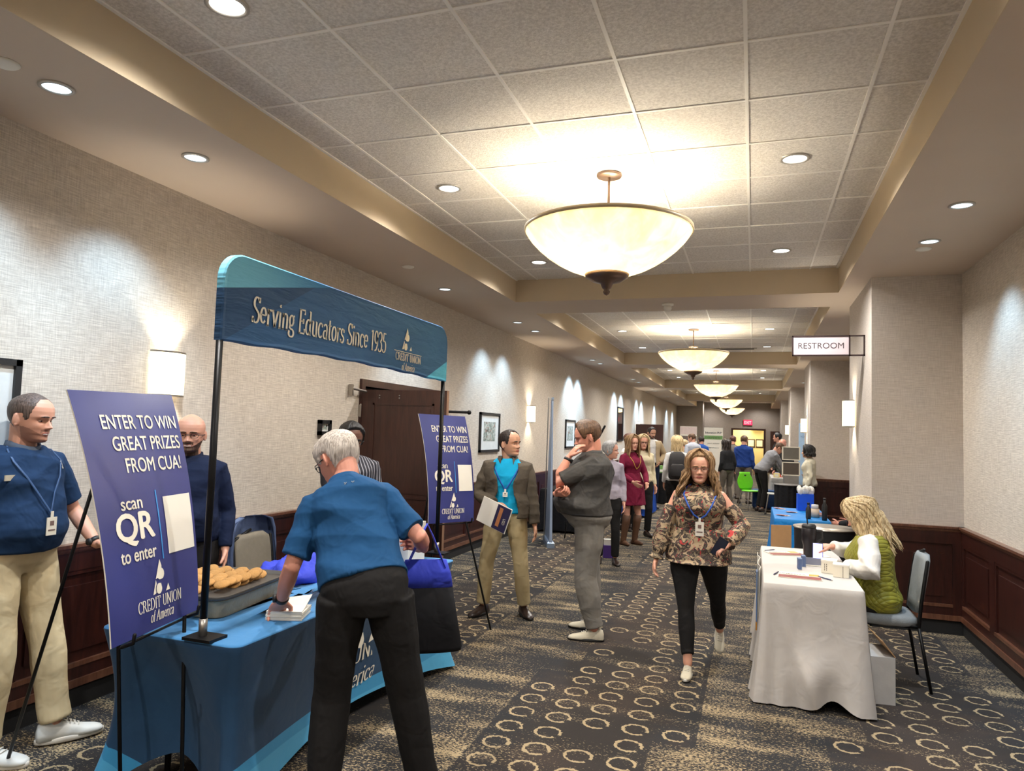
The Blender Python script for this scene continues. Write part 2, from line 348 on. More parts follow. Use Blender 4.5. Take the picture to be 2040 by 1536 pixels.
# doorway at left: frame, dark recess, open leaf
mb = MB(); w = .07
mb.box((XL-T, D0-w, 0), (XL+.03, D0, DH+w)); mb.box((XL-T, D1, 0), (XL+.03, D1+w, DH+w)); mb.box((XL-T, D0, DH), (XL+.03, D1, DH+w))
struct('trim_9', mb, M_WOOD)
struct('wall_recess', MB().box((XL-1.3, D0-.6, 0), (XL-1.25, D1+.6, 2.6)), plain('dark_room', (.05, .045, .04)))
d = empty('door_1', (XL+.03, D0-.02, 0)); d['kind'] = 'structure'
lf = MB().box((0, -.045, .01), (.93, 0, 2.06))
for z0, z1 in ((.12, .85), (1.0, 1.93)):
    lf.box((.13, -.052, z0), (.80, -.045, z0+.02)); lf.box((.13, -.052, z1-.02), (.80, -.045, z1)); lf.box((.13, -.052, z0), (.15, -.045, z1)); lf.box((.78, -.052, z0), (.80, -.045, z1)); lf.box((.17, -.050, z0+.05), (.76, -.045, z1-.05))
lf.build('door_leaf', M_DOOR, d)
MB().box((.93, -.045, .01), (.934, 0, 2.06)).build('door_edge', plain('door_edge_wood', lin(150, 115, 92), .5), d)
h = MB()
for z in (.3, 1.1, 1.85): h.box((-.035, -.06, z-.06), (.0, -.045, z+.06)); h.tube([(-.005, -.055, z-.06), (-.005, -.055, z+.06)], .009)
h.build('door_hinge', M_STEEL, d)
h = MB(); [h.ball((x, -.047, 1.98+dz), .008, 8, 6) for x in (.2, .42) for dz in (0, .025)]; h.build('door_screw', M_STEEL, d)
h = MB().box((-.05, -.03, 0.1), (-.03, .0, 2.03)); h.build('door_seal', plain('cream_jamb', lin(196, 180, 140), .6), d)
h = MB(); h.box((-.02, -.27, 1.99), (.02, -.24, 2.1)); h.tube([(.01, -.25, 2.06), (.05, -.03, 2.04), (.1, -.005, 2.03)], .012); h.build('door_bracket', M_STEEL, d)
h = MB(); h.tube([(.93, .02, 1.86), (1.1, .12, 1.86)], .013); h.ball((1.1, .12, 1.86), .022); h.build('door_closer_arm', M_BLACK, d)
# ------------------------------------------------------------------ people
def skin(name, rgb):
    if name in MATS: return MATS[name]
    n = NT(name); c = n.coord(); f = n.noise(c, 18, 3)
    n.col(n.mix(f, tuple(x*.88 for x in rgb), tuple(min(1, x*1.1) for x in rgb))); n.b.inputs['Roughness'].default_value = .5
    n.b.inputs['Subsurface Weight'].default_value = .08; n.b.inputs['Subsurface Radius'].default_value = (.02, .008, .004)
    n.bump(n.noise(c, 260, 2), .12, .002); MATS[name] = n.m; return n.m
def hairm(name, a, b):
    if name in MATS: return MATS[name]
    n = NT(name); x, y, z = n.sep(n.coord()); v = n.comb(n.math('MULTIPLY', x, 130), n.math('MULTIPLY', y, 130), n.math('MULTIPLY', z, 14))
    f = n.noise(v, 1.0, 3, .6, .5); n.col(n.mix(n.ramp(f, .3, .7), a, b)); n.b.inputs['Roughness'].default_value = .5
    n.bump(f, .6, .006); MATS[name] = n.m; return n.m
SK_FAIR = skin('skin_fair', lin(214, 158, 134)); SK_TAN = skin('skin_tan', lin(198, 148, 120)); SK_RED = skin('skin_ruddy', lin(214, 148, 126)); SK_DARK = skin('skin_dark', lin(112, 76, 62))
LIPS = plain('lips', lin(176, 98, 90), .5, bump=0); LIPSD = plain('lips_dark', lin(100, 58, 52), .5, bump=0)
EYEW = plain('eye_white', lin(225, 215, 208), .25, bump=0, var=.02); IRIS = plain('iris_dark', (.02, .013, .01), .15, bump=0)
H_DARK = hairm('hair_dark', lin(26, 20, 17), lin(58, 44, 36)); H_BROWN = hairm('hair_brown', lin(62, 42, 28), lin(112, 82, 58))
H_GREY = hairm('hair_grey', lin(150, 138, 128), lin(222, 212, 202)); H_BLOND = hairm('hair_blond', lin(140, 112, 76), lin(226, 204, 160))
H_DBLOND = hairm('hair_dark_blond', lin(92, 66, 42), lin(176, 140, 98)); H_AUB = hairm('hair_auburn', lin(52, 26, 20), lin(98, 54, 40)); H_SILV = hairm('hair_silver', lin(130, 128, 128), lin(190, 188, 186))
H_STUB = skin('scalp_stubble', lin(112, 88, 76)); H_BLACK = hairm('hair_black', (.006, .005, .005), lin(34, 30, 30)); BEARD = hairm('beard_dark', lin(66, 46, 36), lin(104, 76, 62))
_T = np.array([0, .03, .08, .13, .17, .20, .235, .27, .31, .36, .42, .47, .53, .58, .66, .74, .82, .89, .945, .985, 1.0])
_F = np.array([.27, .375, .405, .385, .378, .40, .395, .395, .40, .392, .385, .385, .415, .42, .415, .395, .345, .26, .165, .07, .01])
_B = np.array([.02, .04, .06, .07, .09, .12, .16, .21, .27, .33, .385, .415, .435, .445, .45, .435, .39, .31, .205, .09, .01])
_W = np.array([.10, .165, .20, .225, .243, .255, .267, .278, .290, .303, .317, .327, .335, .340, .342, .330, .293, .225, .150, .065, .008])
def head_pt(a, t, off=0., feat=True):
    """a: angle (0 right, pi/2 front), t: 0 chin..1 crown; units of head height"""
    W, F, B = np.interp(t, _T, _W), np.interp(t, _T, _F), np.interp(t, _T, _B); ca, sa = np.cos(a), np.sin(a); cy = -.02
    x = W*np.sign(ca)*np.abs(ca)**.92; y = np.where(sa > 0, cy+(F-cy)*np.abs(sa)**.80, cy-(B+cy)*np.abs(sa)**.95)
    if feat:
        fr = (sa > 0)
        nz = np.interp(t, [.28, .305, .335, .36, .44, .52, .55], [0, .055, .125, .115, .06, .012, 0]); sg = np.interp(t, [.30, .36, .5], [.052, .045, .03])
        y = y+fr*nz*np.exp(-(x/sg)**2)
        y = y+fr*.03*np.exp(-((np.abs(x)-.055)/.028)**2-((t-.325)/.025)**2)
        y = y-fr*.045*np.exp(-((np.abs(x)-.135)/.07)**2-((t-.465)/.045)**2)
        y = y+fr*.02*np.exp(-((np.abs(x)-.15)/.10)**2-((t-.545)/.025)**2)
        y = y+fr*.022*np.exp(-(x/.085)**2-((t-.222)/.017)**2)+fr*.024*np.exp(-(x/.075)**2-((t-.180)/.018)**2)
        y = y-fr*.016*np.exp(-(x/.11)**2-((t-.202)/.007)**2)
        y = y+fr*.022*np.exp(-((np.abs(x)-.19)/.06)**2-((t-.36)/.06)**2)
    if hasattr(off, '__len__') or off != 0:
        x = x*(1+off/.34); y = y+np.sign(sa)*np.abs(sa)**.6*off
        return np.stack([x, y, t+off*np.clip((t-.45)*2.2, 0, 1)+0*a], -1)
    return np.stack([x, y, t+0*a], -1)
def grid_loft(mb, na, ts, fn, mi=0, M=None):
    A = np.arange(na)*2*math.pi/na
    mb.loft([fn(A, np.full(na, t)) for t in ts], mi, M=M)
def head_mb(near=True, M=None, ears=True, mi=0):
    mb = MB(); na, nt = (96, 90) if near else (36, 34)
    grid_loft(mb, na, np.linspace(0.0, 1.0, nt), lambda a, t: head_pt(a, t), mi, M)
    if ears:
        for s in (-1, 1):
            e = MB(); e.ball((0, 0, 0), (.03, .065, .115), 14, 10); e.ball((s*.016, -.045, .02), (.028, .04, .115), 12, 8); e.ball((s*.012, -.005, -.09), (.022, .035, .035), 10, 6)
            R = Matrix.Translation((s*.325, -.035, .43)) @ Matrix.Rotation(s*.45, 4, 'Z') @ Matrix.Rotation(-.12, 4, 'X')
            mb.add(e.V(), e.f, mi, (M @ R) if M is not None else R)
    return mb
HL = {'short': [(0, .86), (30, .85), (45, .78), (58, .62), (66, .42), (78, .42), (84, .55), (100, .52), (112, .30), (140, .10), (180, .06)],
      'recede': [(0, .885), (25, .90), (40, .91), (54, .80), (62, .60), (70, .44), (78, .42), (84, .55), (100, .52), (112, .30), (140, .10), (180, .06)],
      'bald': [(0, 1.1), (60, 1.0), (66, .60), (72, .5), (84, .55), (100, .52), (112, .30), (140, .12), (180, .09)],
      'full': [(0, .83), (30, .81), (48, .70), (60, .60), (66, .35), (80, .25), (100, .18), (120, .10), (180, .08)]}
def hair_cap(mb, style, th, M=None, na=72, nt=60, bump=.07, top=None, mi=0, toff=-.03):
    tb = HL[style]; rg = np.random.default_rng(3)
    def fn(a, t):
        d = np.degrees(np.abs((a-math.pi/2+math.pi) % (2*math.pi)-math.pi)); hl = np.interp(d, [q[0] for q in tb], [q[1] for q in tb])
        if style == 'bald': hi = np.interp(d, [0, 70, 100, 180], [0, .70, .74, .80])
        else: hi = np.full_like(d, 2.)
        k = np.clip((t-hl)/.05, 0, 1)*np.clip((hi-t)/.08, 0, 1); k = k*k*(3-2*k)
        th_ = th*(1+(top or 0)*np.clip((t-.6)*2.5, 0, 1)*np.clip(1.4-d/120, .2, 1))*(1+bump*np.sin(a*7+t*11)+bump*np.sin(t*17+a*23))
        return head_pt(a, t, toff+(th_-toff)*k, feat=False)
    grid_loft(mb, na, np.linspace(.04, 1.0, nt), fn, mi, M)
def long_locks(mb, n, length, M, seed=1, spread=1.0, wave=.03, amin=42, rad=.052, back=180, bias=0.0):
    """locks that start on the crown, follow the skull and hang; head units"""
    rg = np.random.default_rng(seed)
    for i in range(n):
        s = 1 if i % 2 else -1; af = amin+(back-amin)*((i+.5)/n)+rg.uniform(-4, 4); off = .05+rg.uniform(0, .07)
        L = length*rg.uniform(.82, 1.08); pts = []; r0 = rad*rg.uniform(.8, 1.25); ph = rg.uniform(0, 6)
        for t, k in ((.99, .25), (.95, .45), (.86, .75), (.72, .93), (.58, 1.0), (.44, 1.03)):
            a = math.pi/2+s*math.radians(max(6, af)*k+ (0 if k > .5 else 8)); pts.append(head_pt(np.array(a), np.array(t), off, False))
        x, y, z = pts[-1]; m_ = 7
        for j in range(1, m_+1):
            q = j/m_; flare = 1+.16*q*spread
            pts.append(np.array([x*flare+wave*math.sin(ph+q*7)+s*.03*q, y*(1+.05*q)-.02*q+wave*math.cos(ph+q*6)+bias*q, z-(L)*q]))
        rr = [r0*.5, r0*.8, r0, r0*1.05, r0*1.1, r0*1.1]+[r0*(1.15-.95*(j/m_)**2.2) for j in range(1, m_+1)]
        mb.tube([M @ Vector(p) for p in pts], [q*M.to_scale()[0] for q in rr], 7, flat=.6, ref=(s*.3, 1, 0))
def ik(a, b, l1, l2, hint):
    d = b-a; L = min(d.length, (l1+l2)*.999); u = d.normalized(); x = (l1*l1-l2*l2+L*L)/(2*L); h = math.sqrt(max(0, l1*l1-x*x))
    v = hint-u*hint.dot(u); v.normalize(); return a+u*x+v*h, a+u*L
def hand_mb(mb, w, d, pn, side, s=1.0, curl=.5, thumb=.6, spread=0., point=False, mi=0):
    """w wrist, d direction of the palm, pn where the palm faces, side +1: thumb towards d x pn"""
    d = Vector(d).normalized(); pn = Vector(pn); pn = (pn-d*pn.dot(d)).normalized(); t = d.cross(pn)*side; w = Vector(w)
    def ring(c, a, b, n=14): return [c+t*(math.cos(q)*a)+pn*(math.sin(q)*b) for q in [2*math.pi*j/n for j in range(n)]]
    rs = [ring(w-d*.02*s, .024*s, .020*s), ring(w+d*.01*s, .027*s, .019*s), ring(w+d*.04*s, .037*s, .018*s), ring(w+d*.075*s, .041*s, .015*s), ring(w+d*.092*s, .036*s, .011*s)]
    mb.loft(rs, mi)
    for i, (o, L) in enumerate(((.031, .070), (.011, .079), (-.010, .074), (-.030, .058))):
        p = w+d*.085*s+t*o*s; v = (d+t*(o*3*spread)).normalized(); c = curl if not (point and i == 0) else .06
        pts = [p-d*.012*s, p]
        for k, f in enumerate((.46, .30, .24)):
            R = Matrix.Rotation((c*(.9 if k else .8))*side*(1), 3, t); v = (R @ v); 
            pts.append(pts[-1]+v*L*f*s)
        mb.tube(pts, [.0093*s, .0093*s, .0086*s, .008*s, .007*s], 9, mi)
    b = w+d*.025*s+t*.026*s; v = (t*.75+d*.65+pn*.25*thumb).normalized(); p1 = b+v*.036*s; v2 = (t*.25+d*.9+pn*.5*thumb).normalized(); p2 = p1+v2*.03*s; p3 = p2+(v2+pn*.2*thumb).normalized()*.022*s
    mb.tube([b-v*.012*s, b, p1, p2, p3], [.013*s, .0135*s, .0115*s, .0105*s, .008*s], 9, mi)
TOR_M = [(-.14, .09, .07, 0), (-.06, .150, .105, -.004), (.06, .170, .120, -.008), (.20, .163, .112, 0), (.36, .150, .107, .006), (.53, .157, .114, .012), (.70, .176, .122, .008), (.83, .184, .110, -.004), (.91, .162, .090, -.010), (.965, .105, .072, -.012), (1.0, .068, .062, -.01)]
TOR_F = [(-.14, .09, .07, 0), (-.06, .152, .105, -.004), (.06, .176, .120, -.010), (.20, .160, .107, 0), (.36, .133, .094, .004), (.52, .138, .105, .012), (.66, .152, .126, .024), (.77, .156, .114, .012), (.87, .148, .090, -.004), (.94, .105, .070, -.012), (1.0, .056, .052, -.012)]
class Person: pass
def V3(*a): return Vector(a)
def join_meshes(parts, name, mats):
    mb = MB()
    for me, remap in parts:
        n = len(me.vertices); co = np.empty(n*3); me.vertices.foreach_get('co', co)
        mi0 = mb.n; mb.v.append(co.reshape(-1, 3)); mb.n += n
        for p in me.polygons: mb.f.append(tuple(i+mi0 for i in p.vertices)); mb.mi.append(remap if isinstance(remap, int) else remap(p))
        bpy.data.meshes.remove(me)
    return mb.mesh(name, mats, True)
def make_person(label, pos, face, H=1.75, sex='M', bulk=1.0, belly=0., lean=(0, 0), twist=0., head=None, pitch=0., roll=0., hand_r=None, hand_l=None,
                elb_r=None, elb_l=None, foot_r=None, foot_l=None, pelvis_z=None, near=1, skin_m=None, top=None, sleeve='long', hem=-.02, bottoms=None, leg_style=1.0, shoes=None,
                hair=('short', .03, None), hair_m=None, beard=None, glasses=None, curl_r=.35, curl_l=.35, palm_r=None, palm_l=None, dir_r=None, dir_l=None, group=None,
                point_l=False, collar=True, long=None, sh_w=1.0, fold=.006, shoe_len=.285, legs_bare=False, hem_z=.045, neck_h=0, hand_scale=1.0, smile=False, head_h=.248, trunk=1.0):
    P = Person(); s = H/1.75; rz = math.atan2(-face[0], face[1]); P.s = s; P.near = near
    P.root = empty('person', (pos[0], pos[1], 0), rz, label, 'person', group); root = P.root
    Minv = (Matrix.Translation((pos[0], pos[1], 0)) @ Matrix.Rotation(rz, 4, 'Z')).inverted(); P.w2l = lambda p: Minv @ Vector(p)
    vox = {2: .0065, 1: .011, 0: .018}[near]; skin_m = skin_m or SK_FAIR
    pz = pelvis_z if pelvis_z is not None else .535*H; L = .312*H
    Pv = V3(0, 0, pz); N = Pv+V3(lean[0], lean[1], math.sqrt(max(.01, L*L-lean[0]**2-lean[1]**2))); U = (N-Pv).normalized()
    Rv = Matrix.Rotation(twist, 3, 'Z') @ V3(1, 0, 0); Rv = (Rv-U*Rv.dot(U)).normalized(); Fv = U.cross(Rv).normalized()
    R0 = V3(1, 0, 0); F0 = V3(0, 1, 0)
    P.N, P.U, P.Rv, P.Fv, P.Pv, P.L = N, U, Rv, Fv, Pv, L
    tor = TOR_M if sex == 'M' else TOR_F
    tt = [q[0] for q in tor]
    def tparm(t):
        hw, hd, of = [float(np.interp(t, tt, [q[i] for q in tor])) for i in (1, 2, 3)]; b = bulk if t < .8 else 1+(bulk-1)*max(0, 1-(t-.8)*3.2)
        g = belly*math.exp(-((t-.27)/.23)**2); b *= trunk if t < .95 else 1; return hw*s*b*(sh_w if t > .6 else 1)+g*.25, hd*s*b+g*.5, of*s+g*.5
    def frame(t):
        k = min(1, max(0, (t-.1)/.6)); r = (R0.lerp(Rv, k)).normalized(); r = (r-U*r.dot(U)).normalized(); f = U.cross(r)
        if t < .1: q = max(0, (t+.14)/.24); u = V3(0, 0, 1).lerp(U, q).normalized(); r = (R0-u*R0.dot(u)).normalized(); f = u.cross(r)
        return Pv+U*(L*t), r, f
    def surf(t, ang, off=0., ex=.92):
        c, r, f = frame(t); hw, hd, of = tparm(t); ca, sa = math.cos(ang), math.sin(ang)
        return c+f*of+r*((hw+off)*math.copysign(abs(ca)**ex, ca))+f*((hd+off)*math.copysign(abs(sa)**ex, sa))
    P.surf = surf; P.frame = frame
    def ring(t, off=0., n=28): return [surf(t, 2*math.pi*j/n, off) for j in range(n)]
    # head frame
    hd_ = head or (face[0], face[1]); g = Minv.to_3x3() @ Vector((hd_[0], hd_[1], 0)); g.normalize()
    fw = Vector((g.x*math.cos(pitch), g.y*math.cos(pitch), math.sin(pitch))); rt = fw.cross(V3(0, 0, 1)).normalized(); up = rt.cross(fw)
    if roll: Rr = Matrix.Rotation(roll, 3, fw); rt = Rr @ rt; up = Rr @ up
    hh = head_h*s**.5*(1.0 if sex == 'M' else .965); piv = N+(U*.7+V3(0, 0, .3)).normalized()*((.098+neck_h)*s)+fw*.012+Fv*.012
    HM = Matrix((rt, fw, up)).transposed().to_4x4(); HM.translation = piv-(up*.33+fw*(-.03))*hh; HM = HM @ Matrix.Scale(hh, 4); P.HM = HM; P.hh = hh; HMi = HM.inverted()
    # joints
    sw = (.172 if sex == 'M' else .152)*s*(1+(bulk-1)*.45)*sh_w
    sh = {1: N-U*.092*s+Rv*sw, -1: N-U*.092*s-Rv*sw}; la1, la2 = .285*s, .255*s
    hand = {1: hand_r, -1: hand_l}; eh = {1: elb_r, -1: elb_l}; elb, wr = {}, {}
    for sd in (1, -1):
        tgt = (HM @ Vector(hand[sd][1])) if isinstance(hand[sd], tuple) and hand[sd][0] == 'head' else hand[sd] if hand[sd] is not None else sh[sd]+V3(sd*.07*s*(1+belly), .04*s, -.515*s)
        tgt = Vector(tgt); hint = Vector(eh[sd]) if eh[sd] is not None and eh[sd][0] != 'abs' else V3(sd*.3, -1, -.2)
        elb[sd], wr[sd] = (Vector(eh[sd][1]), tgt) if isinstance(eh[sd], tuple) and eh[sd][0] == 'abs' else ik(sh[sd], tgt, la1, la2, hint)
    P.sh, P.elb, P.wr = sh, elb, wr
    hip = {sd: Pv+V3(sd*.096*s*(1+(bulk-1)*.6), 0, -.025*s) for sd in (1, -1)}; ft = {1: foot_r, -1: foot_l}; kn, an, fo = {}, {}, {}
    for sd in (1, -1):
        f_ = ft[sd] or {}; a = Vector(f_.get('ankle', (sd*.115*s, -.01, .085*s))); kn[sd], an[sd] = ik(hip[sd], a, .424*s, .414*s, Vector(f_.get('hint', (sd*.08, 1, 0))))
        fo[sd] = (f_.get('dir', (sd*.22, 1)), f_.get('pitch', 0.))
    P.kn, P.an, P.hip = kn, an, hip
    # ---- body
    parts = []
    b = MB(); th = -.012
    b.loft([ring(t, th) for t in (-.14, -.06, .06, .2, .36, .53, .7, .83, .91, .965)])
    for sd in (1, -1):
        k = 1+(bulk-1)*.6
        b.tube([N-U*.075*s+Rv*sd*.07*s, sh[sd], sh[sd].lerp(elb[sd], .5), elb[sd], elb[sd].lerp(wr[sd], .35), wr[sd]], [q*s*k for q in (.038, .043, .041, .037, .039, .027/k)], 12)
        b.tube([hip[sd], hip[sd].lerp(kn[sd], .5), kn[sd], kn[sd].lerp(an[sd], .35), an[sd]], [q*s*k for q in ((.075, .068, .050, .050, .034) if not bottoms else (.06, .052, .038, .038, .032))], 12)
    parts.append((remesh(b, 'b', skin_m, max(vox, .009), 3), 0))
    for sd in (1, -1):
        d = {1: dir_r, -1: dir_l}[sd]; d = Vector(d) if d else (wr[sd]-elb[sd]).normalized(); pn = {1: palm_r, -1: palm_l}[sd]; pn = Vector(pn) if pn else V3(-sd, .2, 0)
        sidev = d.cross(pn); # thumb side
        # right hand palm facing pn with fingers along d: thumb is towards pn x d ; left: d x pn
        h = MB(); hand_mb(h, wr[sd], d, pn, sd, s*1.02*hand_scale, {1: curl_r, -1: curl_l}[sd], point=(point_l and sd == -1))
        if near: h.tube([elb[sd].lerp(wr[sd], .6), wr[sd]], [.032*s, .0255*s], 12)
        parts.append((remesh(h, 'h', skin_m, .004 if near == 2 else .006, 1), 0) if near else (h.mesh('h', skin_m, True), 0))
    hb = head_mb(near > 0, HM); nr = (.058 if sex == 'M' else .047)*s*(1+(bulk-1)*.35)
    hb.tube([N-U*.07*s, N-U*.01*s, HM @ V3(0, -.10, .12), HM @ V3(0, -.13, .34)], [nr*1.25, nr*1.05, nr, nr*.98], 18)
    if near: hm = remesh(hb, 'hd', skin_m, .0032 if near == 2 else .0055, 1)
    else: hm = hb.mesh('hd', skin_m, True)
    def region(p):
        c = HMi @ p.center; x, y, z = c
        if beard and y > -.02:
            if beard != 'stubble' or True:
                mus = abs(x) < .13 and .222 < z < .29 and y > .3; jaw = z < np.interp(abs(x), [0, .1, .2, .3, .36], [.165, .17, .24, .33, .42]) and y > .02 and z > -.12
                chin = z < .17 and y > .1
                if (mus or jaw or chin) and not (abs(x) < .1 and .172 < z < .232): return 2
        if y > .34 and abs(x) < .105-abs(z-.2)*1.2 and .168 < z < .238:
            if smile and abs(z-.2) < .014 and abs(x) < .08: return 3
            return 1
        return 0
    parts.append((hm, region))
    P.body = link('body', join_meshes(parts, 'body', [skin_m, LIPSD if skin_m is SK_DARK else LIPS, beard_m(beard, skin_m), EYEW]), root)
    # ---- eyes, brows
    if near:
        for sd in (1, -1):
            e = MB(); e.ball((sd*.135, .314, .466), (.052, .03, .022), 14, 10, M=HM)
            if near: e.ball((sd*.135+0, .337, .465), (.021, .012, .021), 10, 8, 1, HM)
            e.build('eye', [EYEW, IRIS], root, True)
            q = MB(); q.tube([HM @ Vector(head_pt(np.array(math.pi/2-sd*u), np.array(.540+.014*math.sin(v*3.1)), .012, True)) for u, v in ((.12, .2), (.25, .6), (.42, .7), (.6, .1))], [.010*hh, .017*hh, .014*hh, .006*hh], 6)
            q.build('eyebrow', hair_m or H_BROWN, root, True)
            l_ = MB(); l_.tube([HM @ V3(sd*(.135+dx), .346-abs(dx)*.35, .484-abs(dx)*.22) for dx in (-.055, -.02, .02, .055)], [.004*hh, .0105*hh, .0105*hh, .004*hh], 6); l_.build('eyelid', skin_m, root, True)
    # ---- hair
    if hair:
        st, th, tp = hair; hb = MB(); 
        if st: hair_cap(hb, st, th, HM, 72 if near else 36, 60 if near else 26, top=tp)
        if long: long_locks(hb, HM_n(long, near), long['len'], HM, long.get('seed', 1), long.get('spread', 1), long.get('wave', .03), long.get('amin', 42), long.get('rad', .052), bias=long.get('bias', 0))
        P.hair = hb.build('hair', hair_m, root, True)
    if glasses: make_glasses(P, glasses)
    # ---- top
    if top:
        g_ = MB(); inf = .014*s
        ts = [t for t in (hem, .06, .13, .2, .28, .36, .45, .53, .62, .7, .78, .83, .88, .92, .955, .985) if t >= hem]
        g_.loft([ring(t, inf+.004) for t in ts])
        k = 1+(bulk-1)*.6
        for sd in (1, -1):
            a0 = N-U*.066*s+Rv*sd*.08*s
            if sleeve == 'short':
                q = sh[sd].lerp(elb[sd], .82); g_.tube([a0, sh[sd], sh[sd].lerp(elb[sd], .4), q], [.050*s*k, .064*s*k, .063*s*k, .063*s*k], 16, round_=False)
            elif sleeve == 'long':
                g_.tube([a0, sh[sd], sh[sd].lerp(elb[sd], .5), elb[sd], elb[sd].lerp(wr[sd], .45), elb[sd].lerp(wr[sd], .93)], [q*s*k for q in (.050, .061, .057, .052, .046, .037)], 16, round_=False)
        P.top = link('shirt', remesh(g_, 'shirt', top, vox, 3, (fold*(1 if near else .6), sum(map(ord, label)) % 97, 7.0, (0.2, 0, 1)) if near else None), root)
        if collar:
            c_ = MB(); cb = N-U*.012*s+Fv*.004; rr = []
            for z, r_ in ((-.02, 1.30), (.03, 1.12), (.032, 1.24), (-.022, 1.44)):
                rr.append([cb+U*(z*s-.028*s*max(0, math.sin(a))*(1 if z < .05 else 1))+(Rv*math.cos(a)+Fv*math.sin(a)*1.08)*nr*r_ for a in [2*math.pi*j/28 for j in range(28)]])
            c_.loft(rr+[rr[0]], cap=False); c_.build('collar', top if collar is True else collar, root, True)
    # ---- bottoms
    if bottoms:
        g_ = MB(); inf = .008*s; g_.loft([ring(t, inf) for t in (-.15, -.10, -.06, 0., .06, .13, .19)]); k = 1+(bulk-1)*.7
        for sd in (1, -1):
            e_ = an[sd]+V3(0, 0, hem_z*s*.6) if fo[sd][1] == 0 else an[sd]+(kn[sd]-an[sd]).normalized()*.05
            g_.tube([hip[sd]+V3(0, 0, .02), hip[sd].lerp(kn[sd], .3), hip[sd].lerp(kn[sd], .65), kn[sd], kn[sd].lerp(an[sd], .35), kn[sd].lerp(an[sd], .75), e_], [.104*s*k, .097*s*k, .077*s*k*(.6+.4*leg_style), .064*s*k*leg_style, .064*s*k*leg_style, .058*s*leg_style, .058*s*leg_style], 16, round_=False)
        P.bottoms = link('trousers', remesh(g_, 'trousers', bottoms, vox, 10 if near else 4, (fold*.55, 5+sum(map(ord, label)) % 89, 4.5, (.3, .3, 1)) if near else None), root)
    if shoes:
        for sd in (1, -1): make_shoe(P, an[sd], fo[sd][0], fo[sd][1], shoes, s, shoe_len, sd)
    return P
def HM_n(long, near): return long.get('n', 80 if near == 2 else (60 if near else 30))
def beard_m(b, sk):
    if b == 'stubble': return skin('stubble', lin(168, 120, 100))
    return BEARD
def make_shoe(P, an, d, pitch, mats, s, ln, sd):
    d = Vector((d[0], d[1], 0)).normalized(); R = Matrix((d.cross(V3(0, 0, 1)), d, V3(0, 0, 1))).transposed().to_4x4(); k = ln/.285*s
    base = Vector((an[0], an[1], an[2]-.085*s)); M = Matrix.Translation(base) @ R
    if pitch: M = Matrix.Translation(Vector(an)) @ R @ Matrix.Rotation(-pitch, 4, 'X') @ Matrix.Translation((0, 0, -.085*s))
    def rg(y, w, h, z0=.022): return [(w*math.copysign(abs(math.cos(a))**.8, math.cos(a)), y, z0+(max(0, math.sin(a))**.9*(h-z0) if math.sin(a) > 0 else -.004)) for a in [2*math.pi*j/20 for j in range(20)]]
    u = MB(); S_ = Matrix.Scale(k, 4)
    u.loft([rg(-.075, .018, .06), rg(-.068, .034, .088), rg(-.035, .038, .105), rg(.0, .040, .108), rg(.03, .041, .095), rg(.06, .043, .076), rg(.10, .047, .062), rg(.14, .048, .052), rg(.175, .042, .044), rg(.195, .030, .036), rg(.205, .012, .026)], M=M @ S_)
    um, sm_ = mats[0], mats[1]; o = u.build('shoe', um, P.root, True)
    q = MB(); q.loft([[(w*math.cos(a), y0+l*math.sin(a)*(1), z) for a in [2*math.pi*j/28 for j in range(28)]] for w, l, z, y0 in ((.042, .140, 0, .065), (.047, .146, .004, .065), (.047, .146, .022, .065), (.043, .14, .026, .065))], M=M @ S_)
    q.build('sole', sm_, o, True)
    if P.near == 2 and len(mats) > 2:
        l_ = MB()
        for y in (.045, .062, .079, .096): l_.tube([(-.02, y, .09-(y-.045)*.5), (0, y+.004, .095-(y-.045)*.5), (.02, y, .09-(y-.045)*.5)], .0028, 6, M=M @ S_)
        l_.build('laces', mats[2], o, True)
def make_glasses(P, m):
    g = MB(); HM = P.HM
    for sd in (1, -1):
        c = V3(sd*.15, .405, .462); n = 20
        q_ = .6 if m is M_STEEL else 1.
        pts = [c+V3(.088*math.copysign(abs(math.cos(a))**.7, math.cos(a)), -abs(math.cos(a))*.012, .058*math.copysign(abs(math.sin(a))**.7, math.sin(a))) for a in [2*math.pi*j/n for j in range(n+1)]]
        g.tube([HM @ p for p in pts], .0075*q_*P.hh, 6, round_=False)
        g.tube([HM @ V3(sd*.235, .415, .475), HM @ V3(sd*.33, .30, .48), HM @ V3(sd*.345, .02, .475), HM @ V3(sd*.34, -.08, .44)], .0085*P.hh, 6)
    g.tube([HM @ V3(-.062, .41, .475), HM @ V3(0, .44, .49), HM @ V3(.062, .41, .475)], .008*P.hh, 6); g.build('glasses', m, P.root, True)
def watch(P, sd, m, face=None):
    w, e = P.wr[sd], P.elb[sd]; d = (w-e).normalized(); g = MB(); c = w-d*.02
    g.tube([c-d*.011, c+d*.011], .0315*P.s, 16, round_=False)
    v = d.cross(V3(0, 0, 1)).normalized(); n_ = v if v.y < 0 else -v
    if face: n_ = Vector(face).normalized(); n_ = (n_-d*n_.dot(d)).normalized()
    g.tube([c+n_*.028*P.s, c+n_*.040*P.s], .019, 14, round_=False); g.build('watch', m, P.root, True)
